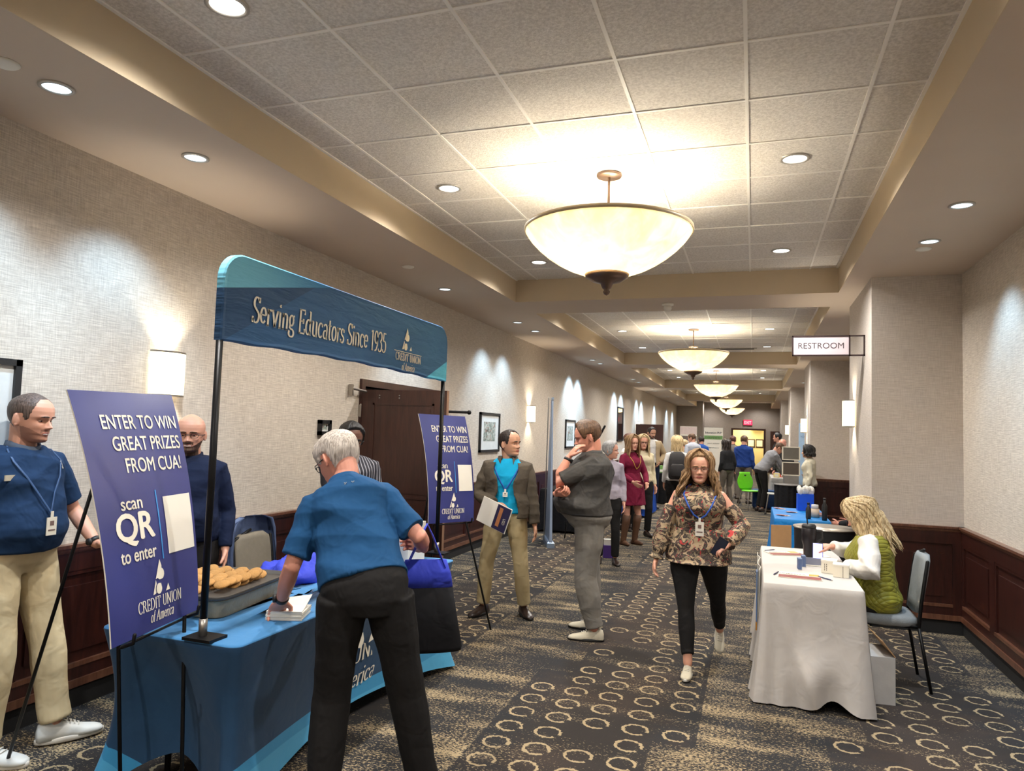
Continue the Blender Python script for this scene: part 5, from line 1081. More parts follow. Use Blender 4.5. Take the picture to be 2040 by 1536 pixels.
r = empty('microphone_stand', (-3.0, 14.2, 0), 0, 'thin black stand with a slanted arm behind the charcoal polo man', 'stand'); MB().tube([(0, 0, 0), (0, 0, 1.45)], .012, 8).build('pole', M_BLACK, r, True); MB().tube([(-.05, 0, 1.4), (.18, 0, 1.85)], .022, 8).build('arm', M_BLACK, r, True); MB().lathe([(0, 0), (.18, 0), (.17, .02), (0, .03)], 20).build('base', M_BLACK, r, True)
# dark side table and chair between flag and charcoal polo man
table(-3.45, -2.85, 11.9, 13.2, .72, 'side_table', 'dark covered table by the left wall behind the silver banner', cloth('black_cloth', (.01, .01, .012)), 'black cloth over the table by the left wall', .68, seed=2)
banquet_chair(-2.55, 11.3, math.radians(40), 'black chair by the left wall, left of the charcoal polo man', fab=plain('chair_black', (.014, .014, .016), .8)); banquet_chair(-2.75, 13.6, math.radians(200), 'black chair farther back along the left wall', fab=plain('chair_black', (.014, .014, .016), .8))
r = empty('shopping_bag', (-1.86, 9.9, 0), .3, 'purple and white bag on the carpet between charcoal polo man and brown boots', 'bag'); MB().box((-.09, -.06, 0), (.09, .06, .17)).build('bag', g_('bag_purple', lin(76, 44, 130)), r); MB().box((-.08, -.04, .17), (.08, .04, .25)).build('tissue', M_WHITE, r)
# row of exhibitor tables, left side
table(-2.75, -2.10, 15.0, 16.4, .757, 'exhibit_table', 'first exhibitor table along the left side', cloth('royal_blue', lin(34, 76, 168)), 'royal blue cloth over the exhibitor table beside the tan blazer man', .72, seed=3)
r = empty('table_scarf', (-2.17, 14.93, 0), 0, 'cream printed runner hanging on the royal blue table', 'table runner'); mb = MB(); mb.box((-.10, -.035, .18), (.08, -.028, .75)); mb.build('runner_cloth', M_CREAM, r)
table(-2.7, -2.08, 18.3, 20.2, .757, 'exhibit_table', 'second exhibitor table along the left side', cloth('black_cloth', (.01, .01, .012)), 'black cloth over the exhibitor table behind the backpack woman', .74, seed=5)
rg_ = np.random.default_rng(5)
for i, (x, y, c, l) in enumerate(((-2.4, 15.3, lin(200, 90, 90), 'white and red box on the royal blue table'), (-2.3, 15.9, lin(206, 150, 130), 'salmon box on the royal blue table'), (-2.25, 18.6, lin(120, 170, 90), 'green box on the black table'), (-2.35, 19.1, lin(90, 130, 190), 'blue box on the black table'), (-2.2, 18.95, lin(220, 210, 170), 'cream box on the black table'))):
    r = empty('sample_box', (x, y, .762), rg_.uniform(0, 1), l, 'box'); MB().box((-.09, -.06, 0), (.09, .06, .10+.04*(i % 3))).build('carton', plain('sample_%d' % i, c, bump=0), r); MB().box((-.05, -.062, .02), (.05, -.0605, .08)).build('label_panel', M_WHITE, r)
# right side far furniture
r = empty('plastic_chair', (-.05, 18.2, 0), math.radians(215), 'bright green moulded plastic chair with a hand hole in the back', 'chair'); M_GRN = plain('plastic_green', lin(110, 206, 40), .4, bump=0)
mb = MB(); mb.loft([[(w*math.cos(a), y0+d*math.sin(a), z) for a in [2*math.pi*j/24 for j in range(24)]] for w, d, y0, z in ((.2, .19, .02, .43), (.225, .215, .02, .44), (.225, .215, .02, .455), (.2, .19, .02, .462))]); mb.build('seat', M_GRN, r, True)
mb = MB(); hole = MB(); rows = []
for k in range(9): q = k/8; z = .46+.42*q; w = .15+.07*math.sin(math.pi*min(1, q*1.15)); rows.append([(w*math.cos(a), -.2-.05*q+.015*math.sin(a)-.0*abs(math.cos(a)), z) for a in [2*math.pi*j/20 for j in range(20)]])
mb.loft(rows); mb.build('backrest', M_GRN, r, True); MB().ball((0, -.238, .80), (.035, .024, .022)).build('hand_hole', M_BLACKP, r, True)
for a, b_ in ((1, 1), (1, -1), (-1, 1), (-1, -1)): MB().tube([(a*.15, b_*.13, .44), (a*.22, b_*.21, 0)], .012, 8).build('leg', M_STEEL, r, True)
r = empty('ottoman', (.26, 18.55, 0), .06, 'dark blue cube ottoman in front of the bending man', 'ottoman'); mb = MB(); mb.loft([[(w*math.copysign(abs(math.cos(a))**.25, math.cos(a)), w*math.copysign(abs(math.sin(a))**.25, math.sin(a)), z) for a in [2*math.pi*j/40 for j in range(40)]] for w, z in ((.24, .04), (.27, .06), (.27, .40), (.265, .42))]); mb.build('body', cloth('navy_fabric', lin(38, 62, 104)), r, True)
mb = MB(); mb.loft([[(w*math.copysign(abs(math.cos(a))**.25, math.cos(a)), w*math.copysign(abs(math.sin(a))**.25, math.sin(a)), z) for a in [2*math.pi*j/40 for j in range(40)]] for w, z in ((.27, .421), (.275, .43), (.27, .46), (.24, .468))]); mb.build('cushion', cloth('navy_fabric2', lin(60, 86, 130)), r, True); MB().box((-.24, -.24, 0), (.24, .24, .04)).build('base', M_BLACKP, r)
r = empty('writing_arm_stand', (.36, 17.3, 0), 0, 'small white topped stand on one thin leg beside the blue ottoman', 'stand'); MB().box((-.05, -.1, .46), (.14, .12, .485)).build('top', M_WHITE, r); MB().tube([(-.02, 0, .46), (-.09, 0, .02)], .015, 8).build('leg', M_STEEL, r, True); MB().tube([(-.10, -.06, .02), (-.08, .06, .02)], .02, 8).build('foot', M_BLACKP, r, True)
r = empty('round_table', (.70, 16.2, 0), 0, 'round grey table draped in black between ottoman and gift bag', 'table'); MB().lathe([(0, .74), (.275, .74), (.285, .75), (.275, .76), (0, .76)], 40).build('table_top', g_('grey_top', lin(96, 92, 90)), r, True)
mb = MB(); mb.loft([[(rr*(1+.03*math.sin(a*14))*math.cos(a), rr*(1+.03*math.sin(a*14))*math.sin(a), z) for a in [2*math.pi*j/84 for j in range(84)]] for rr, z in ((.27, .74), (.265, .4), (.28, .02))], cap=False); mb.build('skirt', cloth('black_cloth', (.01, .01, .012)), r, True)
r = empty('display_rack', (.80, 17.2, 0), .1, 'two white framed mesh panels stacked on a grey stand near the second pier', 'display rack')
for z0, m_ in ((1.24, plain('mesh_grey', lin(104, 100, 92), bump=.4, bscale=300)), (.90, plain('mesh_brown', lin(84, 74, 66), bump=.4, bscale=300))):
    q = MB(); q.box((-.19, -.015, z0), (.19, .015, z0+.02)); q.box((-.19, -.015, z0+.28), (.19, .015, z0+.30)); q.box((-.19, -.015, z0), (-.165, .015, z0+.3)); q.box((.165, -.015, z0), (.19, .015, z0+.3)); q.build('frame', M_CREAM, r); MB().box((-.165, -.006, z0+.02), (.165, .006, z0+.28)).build('mesh_panel', m_, r)
MB().box((-.15, -.1, 0), (.15, .1, .9)).build('stand', g_('stand_grey', lin(128, 124, 120)), r)
table(.42, 1.0, 18.6, 20.4, .757, 'exhibit_table', 'pale exhibitor table the bending man leans over', cloth('pale_cloth', lin(170, 166, 162)), 'pale grey cloth over the far right table', .72, seed=9)
for i, (x, y, c, l) in enumerate(((.55, 18.9, lin(236, 222, 150), 'round pale yellow tin on the far right table'), (.7, 19.1, lin(200, 80, 70), 'red packet on the far right table'), (.6, 19.4, lin(180, 170, 200), 'lilac packet on the far right table'))):
    r = empty('sample_box', (x, y, .762), 0, l, 'box'); MB().box((-.07, -.05, 0), (.07, .05, .1)).build('carton', plain('samp_%d' % i, c, bump=0), r); MB().box((-.04, -.052, .02), (.04, -.0505, .08)).build('label_panel', M_WHITE, r)
r = empty('lounge_chair', (1.25, 11.2, 0), math.radians(100), 'dark chair with a curved chrome back handle near the nearest pier', 'chair'); MB().box((-.24, -.22, .40), (.24, .24, .47)).build('seat', M_BLACKP, r); MB().box((-.22, -.25, .47), (.22, -.21, .86)).build('backrest', M_BLACKP, r)
MB().tube([(-.2, -.23, .8), (-.2, -.26, .92), (.2, -.26, .92), (.2, -.23, .8)], .012, 8).build('handle', M_CHROME, r, True)
for a, b_ in ((1, 1), (1, -1), (-1, 1), (-1, -1)): MB().tube([(a*.2, b_*.2, .4), (a*.22, b_*.23, 0)], .012, 8).build('leg', M_CHROME, r, True)
# ------------------------------------------------------------------ people
FR = (.947, .32); FF = (-.32, .947)
POLO = cloth('polo_navy', lin(28, 52, 84)); POLOB = cloth('polo_blue', lin(30, 76, 120), var=.14); KHAKI = cloth('khaki', lin(196, 180, 146)); BLKP = cloth('trousers_black', (.013, .012, .012)); KHAK2 = cloth('khaki_olive', lin(174, 158, 122))
GREYP = cloth('trousers_grey', lin(126, 122, 116)); CHAR = cloth('polo_charcoal', lin(66, 64, 62), .6); NAVYT = cloth('quarter_zip_navy', lin(22, 32, 58)); WHT = cloth('shirt_white', lin(222, 218, 212))
RUB = plain('sole_white', lin(214, 210, 202), .6, bump=0); SHW = plain('shoe_white', lin(206, 208, 206), .5, bump=.1); SHB = plain('shoe_brown', lin(46, 34, 30), .3, bump=0); SHT = plain('shoe_cream', lin(196, 188, 168), .8, bump=.3); SOLB = plain('sole_black', (.01, .01, .01), bump=0)
LANB = plain('lanyard_blue', lin(40, 84, 176), .6, bump=0); LAND = plain('lanyard_navy', lin(48, 78, 120), .6, bump=0)
def stripe_mat(name, a, b, f, ax='x', w=.5, amp=.0):
    n = NT(name); x, y, z = n.sep(n.coord()); q = {'x': n.math('ADD', x, n.math('MULTIPLY', y, .6)), 'z': z}[ax]
    s_ = n.math('GREATER_THAN', n.math('SINE', n.math('MULTIPLY', q, f)), w); n.col(n.mix(s_, a, b)); n.b.inputs['Roughness'].default_value = .8; n.bump(n.noise(n.coord(), 9, 2), .25, .04); return n.m
# A: man at the left edge, navy polo, khaki trousers, pointing
def w_local(pos, face, p):
    rz = math.atan2(-face[0], face[1]); M = (Matrix.Translation((pos[0], pos[1], 0)) @ Matrix.Rotation(rz, 4, 'Z')).inverted(); return M @ Vector(p)
def dir_local(face, d):
    rz = math.atan2(-face[0], face[1]); return Matrix.Rotation(-rz, 3, 'Z') @ Vector(d)
def WP(pos, face, *pts): return [w_local(pos, face, p) for p in pts]
# --- A
pos, fc = (-3.60, 2.73), (.96, .05)
P = make_person('stubbled man at the left edge in navy shirt and khaki trousers, pointing at the sign', pos, fc, 1.82, bulk=1.05, belly=.08, near=2, skin_m=SK_FAIR, top=POLO, sleeve='short', hem=.06, bottoms=KHAKI, leg_style=1.2,
    shoes=(SHW, RUB, RUB), hair=('short', .005, None), hair_m=hairm('hair_buzz', lin(60, 46, 40), lin(112, 92, 82)), beard='stubble', head=(.95, .25), pitch=-.10, shoe_len=.30,
    hand_l=w_local(pos, fc, (-3.40, 3.04, 1.005)), dir_l=dir_local(fc, (.93, .30, -.10)), palm_l=dir_local(fc, (.2, -.3, -.9)), elb_l=(-.5, -1, .1), point_l=True, curl_l=.95,
    foot_l={'ankle': tuple(w_local(pos, fc, (-3.43, 2.89, .087))), 'dir': tuple(dir_local(fc, (.50, .86, 0)))[:2]}, foot_r={'ankle': tuple(w_local(pos, fc, (-3.52, 2.58, .087))), 'dir': tuple(dir_local(fc, (.9, .3, 0)))[:2]}, fold=.008, smile=True, collar=cloth('collar_grey', lin(74, 82, 96)))
lanyard(P, LAND, .40, .03, bsize=(.028, .045)); watch(P, -1, M_BLACKP)
c, rr, ff = P.frame(.68); Mx = Matrix((rr, ff, V3(0, 0, 1))).transposed().to_4x4(); Mx.translation = P.surf(.72, math.pi/2-.75, .022)
MB().box((-.035, -.002, -.014), (.035, .004, .014), M=Mx).build('name_tag', plain('tag_tan', lin(190, 178, 156), .5, bump=0), P.root)
mb = MB(); Mx.translation = P.surf(.78, math.pi/2+.70, .024); place_flat(mb, logo(), (0, 0, 0), (1, 0, 0), (0, 0, 1), .045); mb.v = [np.array([list(Mx @ Vector(q)) for q in mb.v[0]])]; mb.build('chest_logo', M_CREAM, P.root)
# --- B bald smiling man behind the sign
pos, fc = (-3.46, 3.76), (.5, -.86)
P = make_person('bald bearded man in glasses smiling between the near sign and banner pole', pos, fc, 1.74, bulk=1.08, belly=.06, near=2, skin_m=SK_FAIR, top=NAVYT, bottoms=BLKP, shoes=(SHB, SOLB), hair=None, hair_m=H_BROWN, beard='full', glasses=M_BLACKP, head=(.55, -.83), pitch=-.05, smile=True, fold=.007, hem=.0)
mb = MB(); mb.tube([P.surf(.88, math.pi/2, .022), P.surf(.78, math.pi/2, .026)], .004, 6); mb.build('zip', M_STEEL, P.root)
# --- D man in striped shirt behind the booth
pos, fc = (-3.03, 5.02), (.55, -.83)
P = make_person('man with short black hair and striped shirt, behind the blue polo man', pos, fc, 1.74, bulk=1.05, near=2, skin_m=SK_DARK, top=stripe_mat('shirt_stripe', lin(34, 34, 44), lin(150, 150, 160), 210, w=.6), bottoms=BLKP, shoes=(SHB, SOLB), hair=('full', .05, .3), hair_m=H_BLACK, glasses=M_BLACKP, head=(.75, -.66), pitch=-.2, lean=(.02, .10),
    hand_r=w_local(pos, fc, (-2.85, 4.62, .86)), elb_r=(1, -.6, 0), hand_l=w_local(pos, fc, (-2.72, 4.95, .90)))
# --- C foreground man in the blue polo (back view)
pos, fc = (-1.60, 2.83), (-.55, .835); _lc = dir_local(fc, (-.947*.11-.55*.25, -.32*.11+.835*.25, 0))
P = make_person('grey haired man in bright blue polo and black trousers, back turned at the booth', pos, fc, 1.78, bulk=1.04, belly=.02, head_h=.255, near=2, skin_m=SK_RED, top=POLOB, sleeve='short', hem=.12, bottoms=BLKP, leg_style=1.22, shoes=(SHB, SOLB), hair=('short', .04, .1), hair_m=H_GREY, glasses=M_BLACKP,
    head=(-.93, .36), pitch=-.55, lean=(_lc.x, _lc.y), sh_w=.86, hand_l=w_local(pos, fc, (-2.09, 2.90, .865)), dir_l=dir_local(fc, (-.55, .45, -.6)), palm_l=dir_local(fc, (-.3, .1, -1)), elb_l=(-.2, -1, -.4), curl_l=.75,
    hand_r=w_local(pos, fc, (-1.55, 3.28, 1.10)), elb_r=(.55, -1, -.5), dir_r=dir_local(fc, (-.8, .5, .1)), curl_r=.8,
    foot_l={'ankle': (-.15, .0, .085), 'dir': (-.2, 1)}, foot_r={'ankle': (.29, .05, .085), 'dir': (.3, 1), 'hint': (.2, 1, 0)}, fold=.008)
watch(P, -1, M_BLACKP)
c, rr, ff = P.frame(.86); mb = MB(); q = P.surf(.875, -math.pi/2, .020)
for s_ in (-1, 1):
    mb.tube([q+rr*(.012*s_)+V3(0, 0, .006)+rr*s_*.0, q+rr*(.017*s_), q+rr*(.012*s_)-V3(0, 0, .006)], .0022, 6); mb.tube([q+rr*(.022*s_)+V3(0, 0, .006), q+rr*(.017*s_), q+rr*(.022*s_)-V3(0, 0, .006)], .0022, 6)
mb.build('collar_mark', plain('mark_grey', lin(150, 160, 176), bump=0), P.root, True)
# tote bag hanging from his right forearm
wl = P.root.matrix_basis @ P.wr[1]; wl = Vector((-1.47, 3.17, 1.08))
r = empty('carried_tote_bag', (wl.x-.02, wl.y+.02, .13), math.atan2(.32, .947)*-1+.9, 'black and royal blue tote bag hanging from the blue polo man\'s arm', 'bag')
mb = MB(); 
def bagring(z, w, d): return [(w*math.copysign(abs(math.cos(a))**.6, math.cos(a)), d*math.copysign(abs(math.sin(a))**.8, math.sin(a))+.0, z) for a in [2*math.pi*j/28 for j in range(28)]]
mb.loft([bagring(.50, .185, .05), bagring(.52, .19, .055), bagring(.64, .165, .045), bagring(.80, .135, .028)]); mb.build('bag_body', cloth('tote_black', (.010, .010, .012)), r, True)
mb = MB(); mb.loft([bagring(.80, .1355, .0285), bagring(.86, .125, .022), bagring(.93, .10, .014)]); mb.build('bag_top', M_BAG, r, True)
for s_ in (-1, 1): mb = MB(); mb.tube([(-.09, s_*.012, .90), (-.03, s_*.015, 1.04), (0, s_*.01, 1.10), (.03, s_*.015, 1.04), (.09, s_*.012, .90)], .012, 8, flat=.3, ref=(0, 1, 0)); mb.build('strap', M_BAG, r, True)
# --- E jacketed man
pos, fc = (-2.17, 6.36), (.22, -.975)
P = make_person('man in open brown jacket over turquoise shirt, holding a folder', pos, fc, 1.70, bulk=1.0, near=2, skin_m=SK_TAN, top=cloth('shirt_turquoise', lin(20, 158, 206)), sleeve=None, hem=.05, bottoms=KHAK2, leg_style=1.1, shoes=(SHB, SOLB), hair=('recede', .028, .3), hair_m=H_DARK,
    head=(.93, -.37), pitch=.06, hand_r=w_local(pos, fc, (-2.22, 6.16, 1.03)), elb_r=(1, -.7, -.2), dir_r=dir_local(fc, (.75, -.25, -.45)), palm_r=dir_local(fc, (.2, .5, -.8)), curl_r=.45,
    hand_l=(-.27, .03, .83), elb_l=(-1, -.6, 0), foot_r={'ankle': tuple(w_local(pos, fc, (-2.35, 6.30, .083))), 'dir': (.55, 1), 'hint': (.5, 1, 0)}, foot_l={'ankle': tuple(w_local(pos, fc, (-1.99, 6.42, .083))), 'dir': (-.45, 1), 'hint': (-.2, 1, 0)}, fold=.006)
lanyard(P, LANB, .46, .024, bsize=(.022, .02), bm=M_WHITE)
JB = cloth('jacket_brown', lin(86, 78, 68), .8); mb = open_shell(P, (-.02, .06, .16, .28, .4, .52, .64, .74, .82, .88, .93), .036, lambda t: .42+.25*max(0, .3-t)+.10*math.sin(t*9), .016, lambda t: .040 if t < .35 else .018)
jm = remesh(mb, 'jk', JB, .007, 2, (.006, 4, 7)); mb = MB(); sleeves(P, mb, (.058, .080, .075, .068, .062, .052)); j2 = remesh(mb, 'js', JB, .008, 3, (.006, 9, 9, (0, 0, 1)))
o = link('jacket', join_meshes([(jm, 0), (j2, 0)], 'jacket', [JB]), P.root)
mb = MB(); cb = P.N-P.U*.02; 
mb.loft([[cb+P.U*z+(P.Rv*math.cos(a)+P.Fv*math.sin(a))*r_ for a in np.linspace(math.pi/2+.55, math.pi/2+2*math.pi-.55, 26)] for z, r_ in ((-.03, .095), (.035, .082), (.038, .09), (-.035, .115))], cap=False, closed=False); mb.build('jacket_collar', JB, o, True)
# folder held
r = empty('folder', (0, 0, 0), 0, 'white folder and dark brochure held by the jacketed man', 'folder'); Mf = Matrix(((.88, .0, -.47, -2.16), (-.26, -.83, -.49, 6.07), (-.39, .56, -.73, .93), (0, 0, 0, 1)))
ex = Vector((.86, -.16, -.30)); ex.normalize(); ez = Vector((.33, -.06, .93)); ez = (ez-ex*ez.dot(ex)).normalized(); ey = ez.cross(ex); Mf = Matrix((ex, ey, ez)).transposed().to_4x4(); Mf.translation = (-2.17, 6.03, .945)
Mf = Mf @ Matrix.Rotation(0, 4, 'Y')
MB().box((-.155, -.004, -.115), (.155, .006, .115), M=Mf).build('cover', M_WHITE, r); MB().box((.01, -.008, -.110), (.15, -.0045, .110), M=Mf).build('brochure', plain('brochure_navy', lin(44, 40, 72), .4, var=.3, bump=0), r)
mb = MB(); mb.box((.04, -.010, -.08), (.075, -.0085, .09), M=Mf); mb.build('orange_print', plain('brochure_orange', lin(170, 110, 70), var=.3, bump=0), r)
mb = MB(); co, f_ = sans('USD', .02); mb.add([Mf @ Vector((.10+p[1]*.04, -.0105, .01-p[0]*.03)) for p in co], f_); co, f_ = sans('Unit School', .0); mb.add([Mf @ Vector((-.05+p[1]*.02, -.0055, .06-p[0]*.02)) for p in co], f_); mb.build('lettering', M_CREAM, r)
# --- F charcoal polo man
pos, fc = (-1.30, 5.98), (-.96, -.26)
P = make_person('large man in charcoal polo and grey trousers, chin resting on his hand', pos, fc, 1.81, bulk=1.22, trunk=1.12, belly=.14, near=2, skin_m=SK_RED, top=CHAR, sleeve='short', hem=.10, bottoms=GREYP, leg_style=1.25, shoes=(SHT, SOLB, RUB), hair=('short', .05, .6), hair_m=H_BROWN,
    head=(-.95, -.30), pitch=-.28, lean=(0, -.01), hand_l=w_local(pos, fc, (-1.437, 5.76, 1.492)), elb_l=('abs', w_local(pos, fc, (-1.527, 5.70, 1.278))), dir_l=dir_local(fc, (.55, .16, .75)), palm_l=dir_local(fc, (.75, .5, -.3)), curl_l=.35,
    hand_r=w_local(pos, fc, (-1.52, 5.70, 1.19)), elb_r=(1, .6, -.6), dir_r=dir_local(fc, (.75, -.5, .05)), palm_r=dir_local(fc, (.3, .3, .9)), curl_r=.9,
    foot_l={'ankle': tuple(w_local(pos, fc, (-1.22, 5.90, .085))), 'dir': (.05, 1)}, foot_r={'ankle': tuple(w_local(pos, fc, (-1.30, 6.22, .085))), 'dir': (.25, 1)}, fold=.008)
watch(P, -1, M_BLACKP, (.2, -.6, .2)); mb = MB(); mb.tube([P.surf(.115, a, .012) for a in np.linspace(0, 2*math.pi, 40)], .012, 6, flat=.4, ref=(0, 0, 1)); mb.build('belt', M_BLACKP, P.root, True)
# --- G walking woman in the patterned blouse
def paisley():
    n = NT('blouse_paisley'); c = n.coord(); w = n.noise(c, 6, 2, .5, 0, 1); sc = n.new('ShaderNodeVectorMath', operation='SCALE'); n.set(sc.inputs[0], w); sc.inputs['Scale'].default_value = .16
    ad = n.new('ShaderNodeVectorMath', operation='ADD'); n.set(ad.inputs[0], c); n.set(ad.inputs[1], sc.outputs[0]); v = ad.outputs[0]
    f = n.noise(v, 13, 3, .55, 2.2); r2 = n.noise(v, 17, 1, .5, 2.5); k = n.math('ABSOLUTE', n.math('SUBTRACT', f, .5)); line = n.math('LESS_THAN', k, .028)
    base = n.mix(n.ramp(f, .42, .56), lin(50, 40, 36), lin(172, 150, 120)); base = n.mix(n.ramp(n.noise(v, 9, 2, .5, 2), .55, .62), base, lin(132, 118, 92))
    base = n.mix(line, base, lin(40, 30, 30)); base = n.mix(n.ramp(r2, .66, .69), base, lin(178, 52, 52)); base = n.mix(n.ramp(n.noise(v, 21, 1, .5, 3), .66, .70), base, lin(124, 62, 66)); n.col(base)
    n.b.inputs['Roughness'].default_value = .75; n.bump(n.noise(c, 8, 2), .25, .04); return n.m
PAI = paisley(); pos, fc = (-.375, 5.50), (.10, -.995)
P = make_person('woman with long wavy hair and paisley blouse walking towards the camera', pos, fc, 1.585, sex='F', bulk=1.24, near=2, skin_m=SK_FAIR, top=PAI, sleeve=None, hem=-.02, collar=False, bottoms=BLKP, leg_style=.86, shoes=(SHT, RUB, RUB), hair=('full', .045, .2), hair_m=H_DBLOND,
    long={'len': 1.05, 'n': 150, 'amin': 55, 'wave': .08, 'rad': .05, 'spread': 5}, head=(.06, -.99), pitch=-.03, glasses=M_STEEL, hand_r=w_local(pos, fc, (-.665, 5.40, .80)), elb_r=(1, -.3, .2), curl_r=.45, hand_l=w_local(pos, fc, (-.155, 5.28, .955)), elb_l=(-1, -.6, -.2),
    dir_l=dir_local(fc, (-.5, -.35, -.25)), palm_l=dir_local(fc, (-.3, .1, -.9)), curl_l=.65, foot_r={'ankle': tuple(w_local(pos, fc, (-.425, 5.33, .08))), 'dir': (.12, 1)}, foot_l={'ankle': tuple(w_local(pos, fc, (-.235, 5.93, .20))), 'dir': (0, 1), 'pitch': .95}, hem_z=.12, shoe_len=.25, fold=.006)
HMm = P.HM
mb = MB(); k_ = P.s
mb.loft([[P.surf(t, a, o_) for a in [2*math.pi*j/40 for j in range(40)]] for t, o_ in ((.36, .028), (.25, .036), (.12, .040), (.02, .044), (-.05, .066), (-.10, .095), (-.13, .13))])
for sd in (1, -1):
    e, w_, h = P.elb[sd], P.wr[sd], P.sh[sd]
    mb.tube([h.lerp(e, .38), h.lerp(e, .7), e, e.lerp(w_, .35), e.lerp(w_, .7), e.lerp(w_, .88), e.lerp(w_, .93), e.lerp(w_, 1.03)], [.058*k_, .062*k_, .062*k_, .066*k_, .062*k_, .040*k_, .042*k_, .058*k_], 18, round_=False)
bm_ = remesh(mb, 'bl', PAI, .006, 2, (.006, 14, 9, (0.1, 0, 1))); mb = MB(); mb.tube([P.N-P.U*.03, P.N+P.U*.035+P.Fv*.008], [.060*k_, .055*k_], 20, round_=False); o = link('blouse_sleeves', join_meshes([(bm_, 0), (mb.mesh('nk', PAI, True), 0)], 'blouse', [PAI]), P.root); o.name = 'blouse'
lanyard(P, LANB, .52, .026, bsize=(.03, .05), bm=M_PAPERW, t_top=.9)
r = empty('smartphone', (0, 0, 0), 0, 'dark phone in the paisley blouse woman\'s hand', 'phone'); Mp = Matrix.Translation((-.215, 5.225, .935)) @ Matrix.Rotation(.5, 4, 'Y') @ Matrix.Rotation(.2, 4, 'X'); MB().box((-.036, -.004, -.07), (.036, .004, .07), M=Mp).build('case', M_BLACKP, r); MB().box((-.033, -.0055, -.066), (.033, -.004, .066), M=Mp).build('screen', plain('phone_glass', (.03, .035, .06), .08, bump=0), r)
# --- H seated blonde woman writing
pos, fc = (.87, 5.86), (-.97, .24)
P = make_person('blonde woman in a green quilted vest seated at the white table, writing', pos, fc, 1.66, sex='F', bulk=1.05, near=2, skin_m=SK_FAIR, pelvis_z=.53, top=WHT, sleeve=None, hem=-.04, bottoms=BLKP, leg_style=.9, shoes=(SHB, SOLB), hair=('full', .05, .15), hair_m=H_BLOND,
    long={'len': 1.3, 'n': 150, 'amin': 46, 'wave': .07, 'rad': .05, 'spread': 1.6, 'bias': .02}, head=(-.97, .0), pitch=-.50, lean=(0, .06), hand_r=w_local(pos, fc, (.58, 6.06, .885)), elb_r=(1, -.3, -.3), dir_r=dir_local(fc, (-.9, .1, -.05)), palm_r=dir_local(fc, (0, .3, -.9)), curl_r=.85,
    hand_l=w_local(pos, fc, (.62, 5.70, .80)), elb_l=(-1, -.5, -.5), curl_l=.5, dir_l=dir_local(fc, (-.9, .2, 0)), palm_l=(0, 0, -1), foot_r={'ankle': (.1, .48, .08), 'hint': (0, .4, 1)}, foot_l={'ankle': (-.1, .40, .08), 'hint': (0, .4, 1)}, fold=.006) if True else None
mb = MB()
for sd in (1, -1):
    e, w_, h = P.elb[sd], P.wr[sd], P.sh[sd]; mb.tube([P.N-P.U*.05+P.Rv*sd*.06, h, h.lerp(e, .5), e, e.lerp(w_, .4), e.lerp(w_, .8), e.lerp(w_, .92)], [.05, .068, .070, .070, .064, .044, .038], 18, round_=False)
link('blouse', remesh(mb, 'blouse', WHT, .007, 3, (.010, 3, 8, (.3, 0, 1))), P.root)
def quilt():
    n = NT('vest_green'); x, y, z = n.sep(n.coord()); a = n.math('SINE', n.math('MULTIPLY', n.math('ADD', n.math('ADD', x, y), z), 75)); b = n.math('SINE', n.math('MULTIPLY', n.math('SUBTRACT', n.math('ADD', x, y), z), 75))
    n.col(n.mix(n.noise(n.coord(), 10, 3), lin(120, 118, 30), lin(158, 154, 52))); n.b.inputs['Roughness'].default_value = .5; h = n.math('MULTIPLY', n.math('ABSOLUTE', a), n.math('ABSOLUTE', b)); n.bump(n.math('POWER', h, .3), .5, .015); return n.m
VG = quilt(); mb = open_shell(P, (-.12, -.04, .06, .18, .3, .42, .54, .66, .76, .84, .9, .95), .034, lambda t: .30+.15*max(0, .3-t), .018, lambda t: .0 if t < .2 else .008); link('vest', remesh(mb, 'vest', VG, .008, 2, (.005, 6, 8)), P.root)
r = empty('pen', (.555, 6.115, .885), .2, 'pen in the seated blonde woman\'s hand', 'pen'); MB().tube([(-.05, 0, -.01), (.07, 0, .03)], .0045, 8).build('barrel', M_BLACKP, r, True); MB().tube([(-.05, 0, -.01), (-.065, 0, -.015)], [.004, .001], 8).build('tip', M_STEEL, r, True)
# --- I burgundy dress woman
BUR = cloth('dress_burgundy', lin(112, 24, 52)); pos, fc = (-1.80, 11.2), (.75, -.66)
P = make_person('woman with long hair in a burgundy dress and tall brown boots', pos, fc, 1.69, sex='F', bulk=1.0, near=1, skin_m=SK_FAIR, top=BUR, hem=.1, collar=False, bottoms=None, shoes=None, hair=('full', .045, .1), hair_m=H_DBLOND, long={'len': 1.0, 'n': 60, 'amin': 50}, head=(.62, -.78), hand_r=(.16, .25, .98), hand_l=(-.10, .26, .95), elb_r=(1, -.8, 0), elb_l=(-1, -.8, 0))
mb = MB(); mb.loft([[P.surf(t, a, o_) for a in [2*math.pi*j/36 for j in range(36)]] for t, o_ in ((.38, .02), (.2, .035), (.05, .055))]+[[V3(.235*math.cos(a)*k, .185*math.sin(a)*k, z) for a in [2*math.pi*j/36 for j in range(36)]] for z, k in ((.80, 1.0), (.70, 1.06), (.62, 1.12))]); link('dress', remesh(mb, 'dress', BUR, .009, 3, (.007, 7, 9, (1, .6, .05))), P.root)
BT = plain('boot_brown', lin(92, 62, 42), .6)
